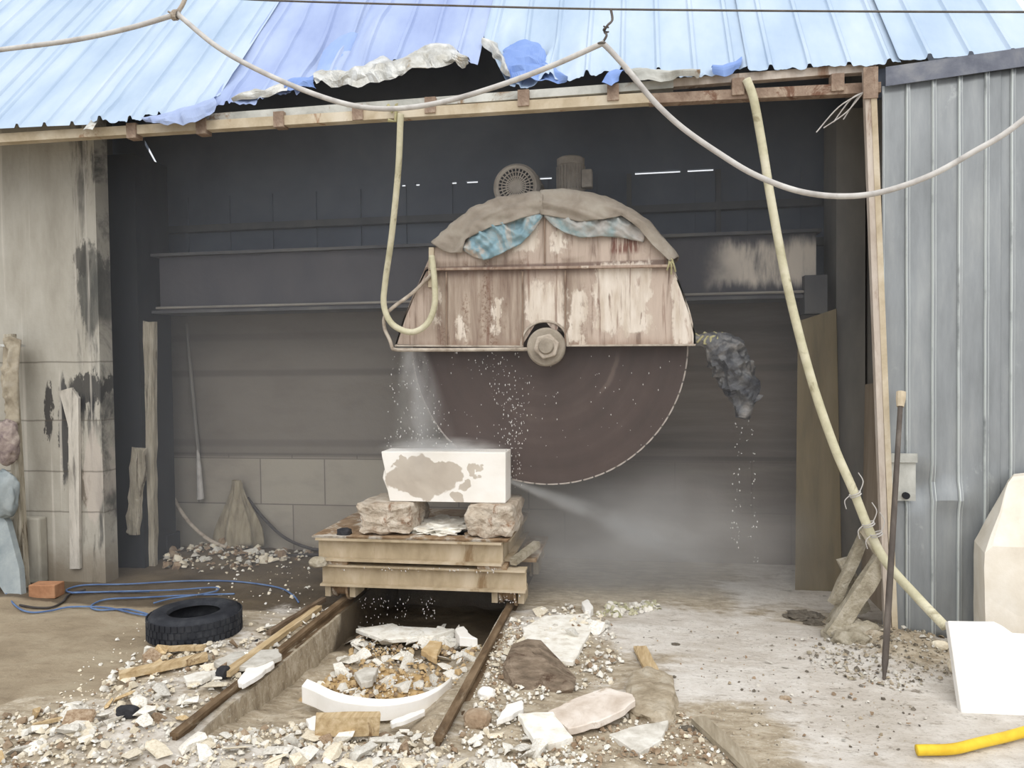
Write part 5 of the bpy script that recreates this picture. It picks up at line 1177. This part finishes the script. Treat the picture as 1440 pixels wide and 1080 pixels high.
# ------------------------------------------------------------------ water: droplets and mist
mw = bpy.data.materials.new('water'); mw.use_nodes = True; q = mw.node_tree.nodes['Principled BSDF']; q.inputs['Base Color'].default_value = (.92, .9, .88, 1); q.inputs['Roughness'].default_value = .15; q.inputs['Transmission Weight'].default_value = .35; q.inputs['IOR'].default_value = 1.33
def drops(label, gens, seed):
    bm = B(); rr = random.Random(seed)
    for P, cnt, y0, y1, s in gens:
        for i in range(cnt):
            x, y = sample(P); p = Y(x, y, rr.uniform(y0, y1)); r = s*rr.uniform(.4, 1.25); k = rr.uniform(1, 2.6)
            vs = [bm.verts.new(p+Vector(v)*r) for v in ((1, 0, 0), (0, 1, 0), (-1, 0, 0), (0, -1, 0), (0, 0, k), (0, 0, -k))]
            for a in range(4): bm.faces.new((vs[a], vs[(a+1) % 4], vs[4])); bm.faces.new((vs[(a+1) % 4], vs[a], vs[5]))
    o = mk('water_droplets', bm, mw, smooth=True); return tag(o, label, 'water', kind='stuff')
drops('water droplets falling in front of the saw blade', [([(640, 496), (760, 496), (745, 600), (725, 690), (700, 690), (690, 560)], 150, 5.22, 5.40, .0034), ([(580, 496), (960, 496), (960, 560), (900, 640), (740, 660), (620, 600)], 90, 5.22, 5.40, .003), ([(700, 560), (735, 560), (735, 690), (712, 690)], 80, 5.2, 5.4, .0036)], 1)
drops('water dripping from the dark plastic bag', [([(1034, 590), (1044, 590), (1040, 780), (1026, 760)], 46, 5.4, 5.45, .0036), ([(1050, 590), (1060, 592), (1068, 790), (1050, 790)], 40, 5.4, 5.45, .0036)], 2)
drops('water dripping from the cart beams into the trench', [([(500, 838), (580, 838), (560, 892), (506, 892)], 70, 5.0, 5.3, .0034), ([(592, 840), (612, 840), (612, 870), (594, 870)], 30, 5.05, 5.2, .0034), ([(470, 797), (700, 800), (700, 806), (470, 802)], 36, 5.03, 5.06, .004), ([(700, 830), (730, 832), (735, 850), (702, 850)], 20, 5.0, 5.1, .004)], 3)
drops('water droplets under the left end of the saw guard', [([(552, 496), (600, 496), (640, 630), (540, 630)], 160, 5.2, 5.36, .0036)], 4)

def mist_mat(name, a, b, dens, length, pw=1.2, nscale=3., col=(.93, .9, .87)):
    m = bpy.data.materials.new(name); m.use_nodes = True; n = NT(m); n.t.nodes.remove(n.t.nodes['Principled BSDF'])
    co = n.n('ShaderNodeTexCoord', out=3); s = n.n('ShaderNodeSeparateXYZ', {0: co}).node
    r = n.math('SQRT', n.math('ADD', n.math('POWER', s.outputs[0], 2.), n.math('POWER', s.outputs[1], 2.)))
    w = n.math('ADD', a, n.math('MULTIPLY', s.outputs[2], b)); t = n.math('MAXIMUM', 0., n.math('SUBTRACT', 1., n.math('DIVIDE', r, w)))
    fade = n.math('POWER', n.math('MAXIMUM', 0., n.math('SUBTRACT', 1., n.math('DIVIDE', s.outputs[2], length))), pw)
    st = n.step(s.outputs[2], 0., .03*length)
    d = n.math('MULTIPLY', n.math('MULTIPLY', n.math('POWER', t, 1.5), fade), n.math('MULTIPLY', st, n.math('DIVIDE', dens*.05, n.math('MAXIMUM', .02, w))))
    d = n.math('MULTIPLY', d, n.step(n.noise(n.scale(co, (1, 1, .4)), nscale, 4.), .3, .75))
    v = n.n('ShaderNodeVolumeScatter', {'Color': (*col, 1), 'Density': d, 'Anisotropy': .1}); L(n, v, n.t.nodes['Material Output'].inputs['Volume']); return m
def mist_cone(label, p, q, a, b, dens, pw=1.2, nscale=3.):
    p, q = Vector(p), Vector(q); ln = (q-p).length; bm = B(); disc(bm, [(a, 0.), (a+b*ln, ln)], (0, 0, 0), 'z', 20); bmesh.ops.recalc_face_normals(bm, faces=bm.faces)
    me = bpy.data.meshes.new('spray_mist'); bm.to_mesh(me); bm.free(); me.materials.append(mist_mat('mist', a, b, dens, ln, pw, nscale))
    o = bpy.data.objects.new('spray_mist', me); C.objects.link(o); o.location = p; o.rotation_euler = (q-p).to_track_quat('Z', 'Y').to_euler(); return tag(o, label, 'mist', kind='stuff')
mist_cone('white spray mist falling from the left end of the guard', Y(582, 488, 5.3), Y(600, 668, 5.32), .10, .24, 75., .35, 5.)
mist_cone('thin water jet of mist shooting right from the marble block', Y(711, 674, 5.40), Y(1010, 790, 5.9), .014, .14, 165., .7, 5.)
def mist_blob(label, c, size, dens, nscale=2.):
    bm = B(); bmesh.ops.create_icosphere(bm, subdivisions=3, radius=1.); me = bpy.data.meshes.new('spray_mist'); bm.to_mesh(me); bm.free()
    m = bpy.data.materials.new('haze'); m.use_nodes = True; n = NT(m); n.t.nodes.remove(n.t.nodes['Principled BSDF'])
    co = n.n('ShaderNodeTexCoord', out=3); r = n.n('ShaderNodeVectorMath', {0: co}, out=1, operation='LENGTH'); t = n.math('POWER', n.math('MAXIMUM', 0., n.math('SUBTRACT', 1., r)), 1.3)
    d = n.math('MULTIPLY', n.math('MULTIPLY', t, dens), n.step(n.noise(co, nscale, 3.), .25, .75))
    L(n, n.n('ShaderNodeVolumeScatter', {'Color': (.91, .87, .83, 1), 'Density': d}), n.t.nodes['Material Output'].inputs['Volume'])
    me.materials.append(m); o = bpy.data.objects.new('spray_mist', me); C.objects.link(o); o.location = c; o.scale = size; return tag(o, label, 'mist', kind='stuff')
mist_blob('pale haze drifting over the wet ground right of the cart', Y(870, 760, 5.75), (1.55, .62, .75), 4.6)
mist_blob('fine bright mist clinging to the top of the marble block', Y(622, 632, 5.3), (.5, .14, .10), 26., 3.)

bm = B(); box(bm, -4.1, 1.32, 5.06, 6.55, .03, 4.2)
for v in bm.verts:
    if v.co.z > 4 and v.co.y < 6: v.co.z = 3.3
hz = mk('dust_haze', bm, 'floor'); hz.data.materials.clear(); m = bpy.data.materials.new('stone_dust_haze'); m.use_nodes = True; n = NT(m); n.t.nodes.remove(n.t.nodes['Principled BSDF'])
L(n, n.n('ShaderNodeVolumeScatter', {'Color': (.86, .90, .98, 1), 'Density': .095}), m.node_tree.nodes['Material Output'].inputs['Volume']); hz.data.materials.append(m)
tag(hz, 'thin stone dust haze filling the air inside the shed', 'haze', kind='stuff')
# ------------------------------------------------------------------ light
w = bpy.data.worlds.new('World'); sc.world = w; w.use_nodes = True; n = NT(w)
bg_ = w.node_tree.nodes['Background']
gc = n.n('ShaderNodeTexCoord', out=0); sz = n.n('ShaderNodeSeparateXYZ', {0: gc}).node
sky = n.ramp(n.step(sz.outputs[2], -.05, .9), [(0., (.86, .90, .95, 1)), (1., (.98, .99, 1.0, 1))])
L(n, sky, bg_.inputs['Color']); bg_.inputs['Strength'].default_value = 1.0
sd = bpy.data.lights.new('overcast_sun', 'SUN'); sd.energy = 1.6; sd.angle = math.radians(70); sd.color = (1., .97, .92)
so = bpy.data.objects.new('overcast_sun', sd); C.objects.link(so); so.rotation_euler = (math.radians(38), 0, math.radians(12)); so.location = (0, -3, 8)
vs = sc.view_settings; sc.display_settings.display_device = 'sRGB'; vs.view_transform = 'Standard'; vs.look = 'None'; vs.gamma = 1.; vs.use_curve_mapping = False; vs.exposure = .2
sc.cycles.max_bounces = 8; sc.cycles.diffuse_bounces = 4; sc.cycles.volume_bounces = 1; sc.cycles.transparent_max_bounces = 12
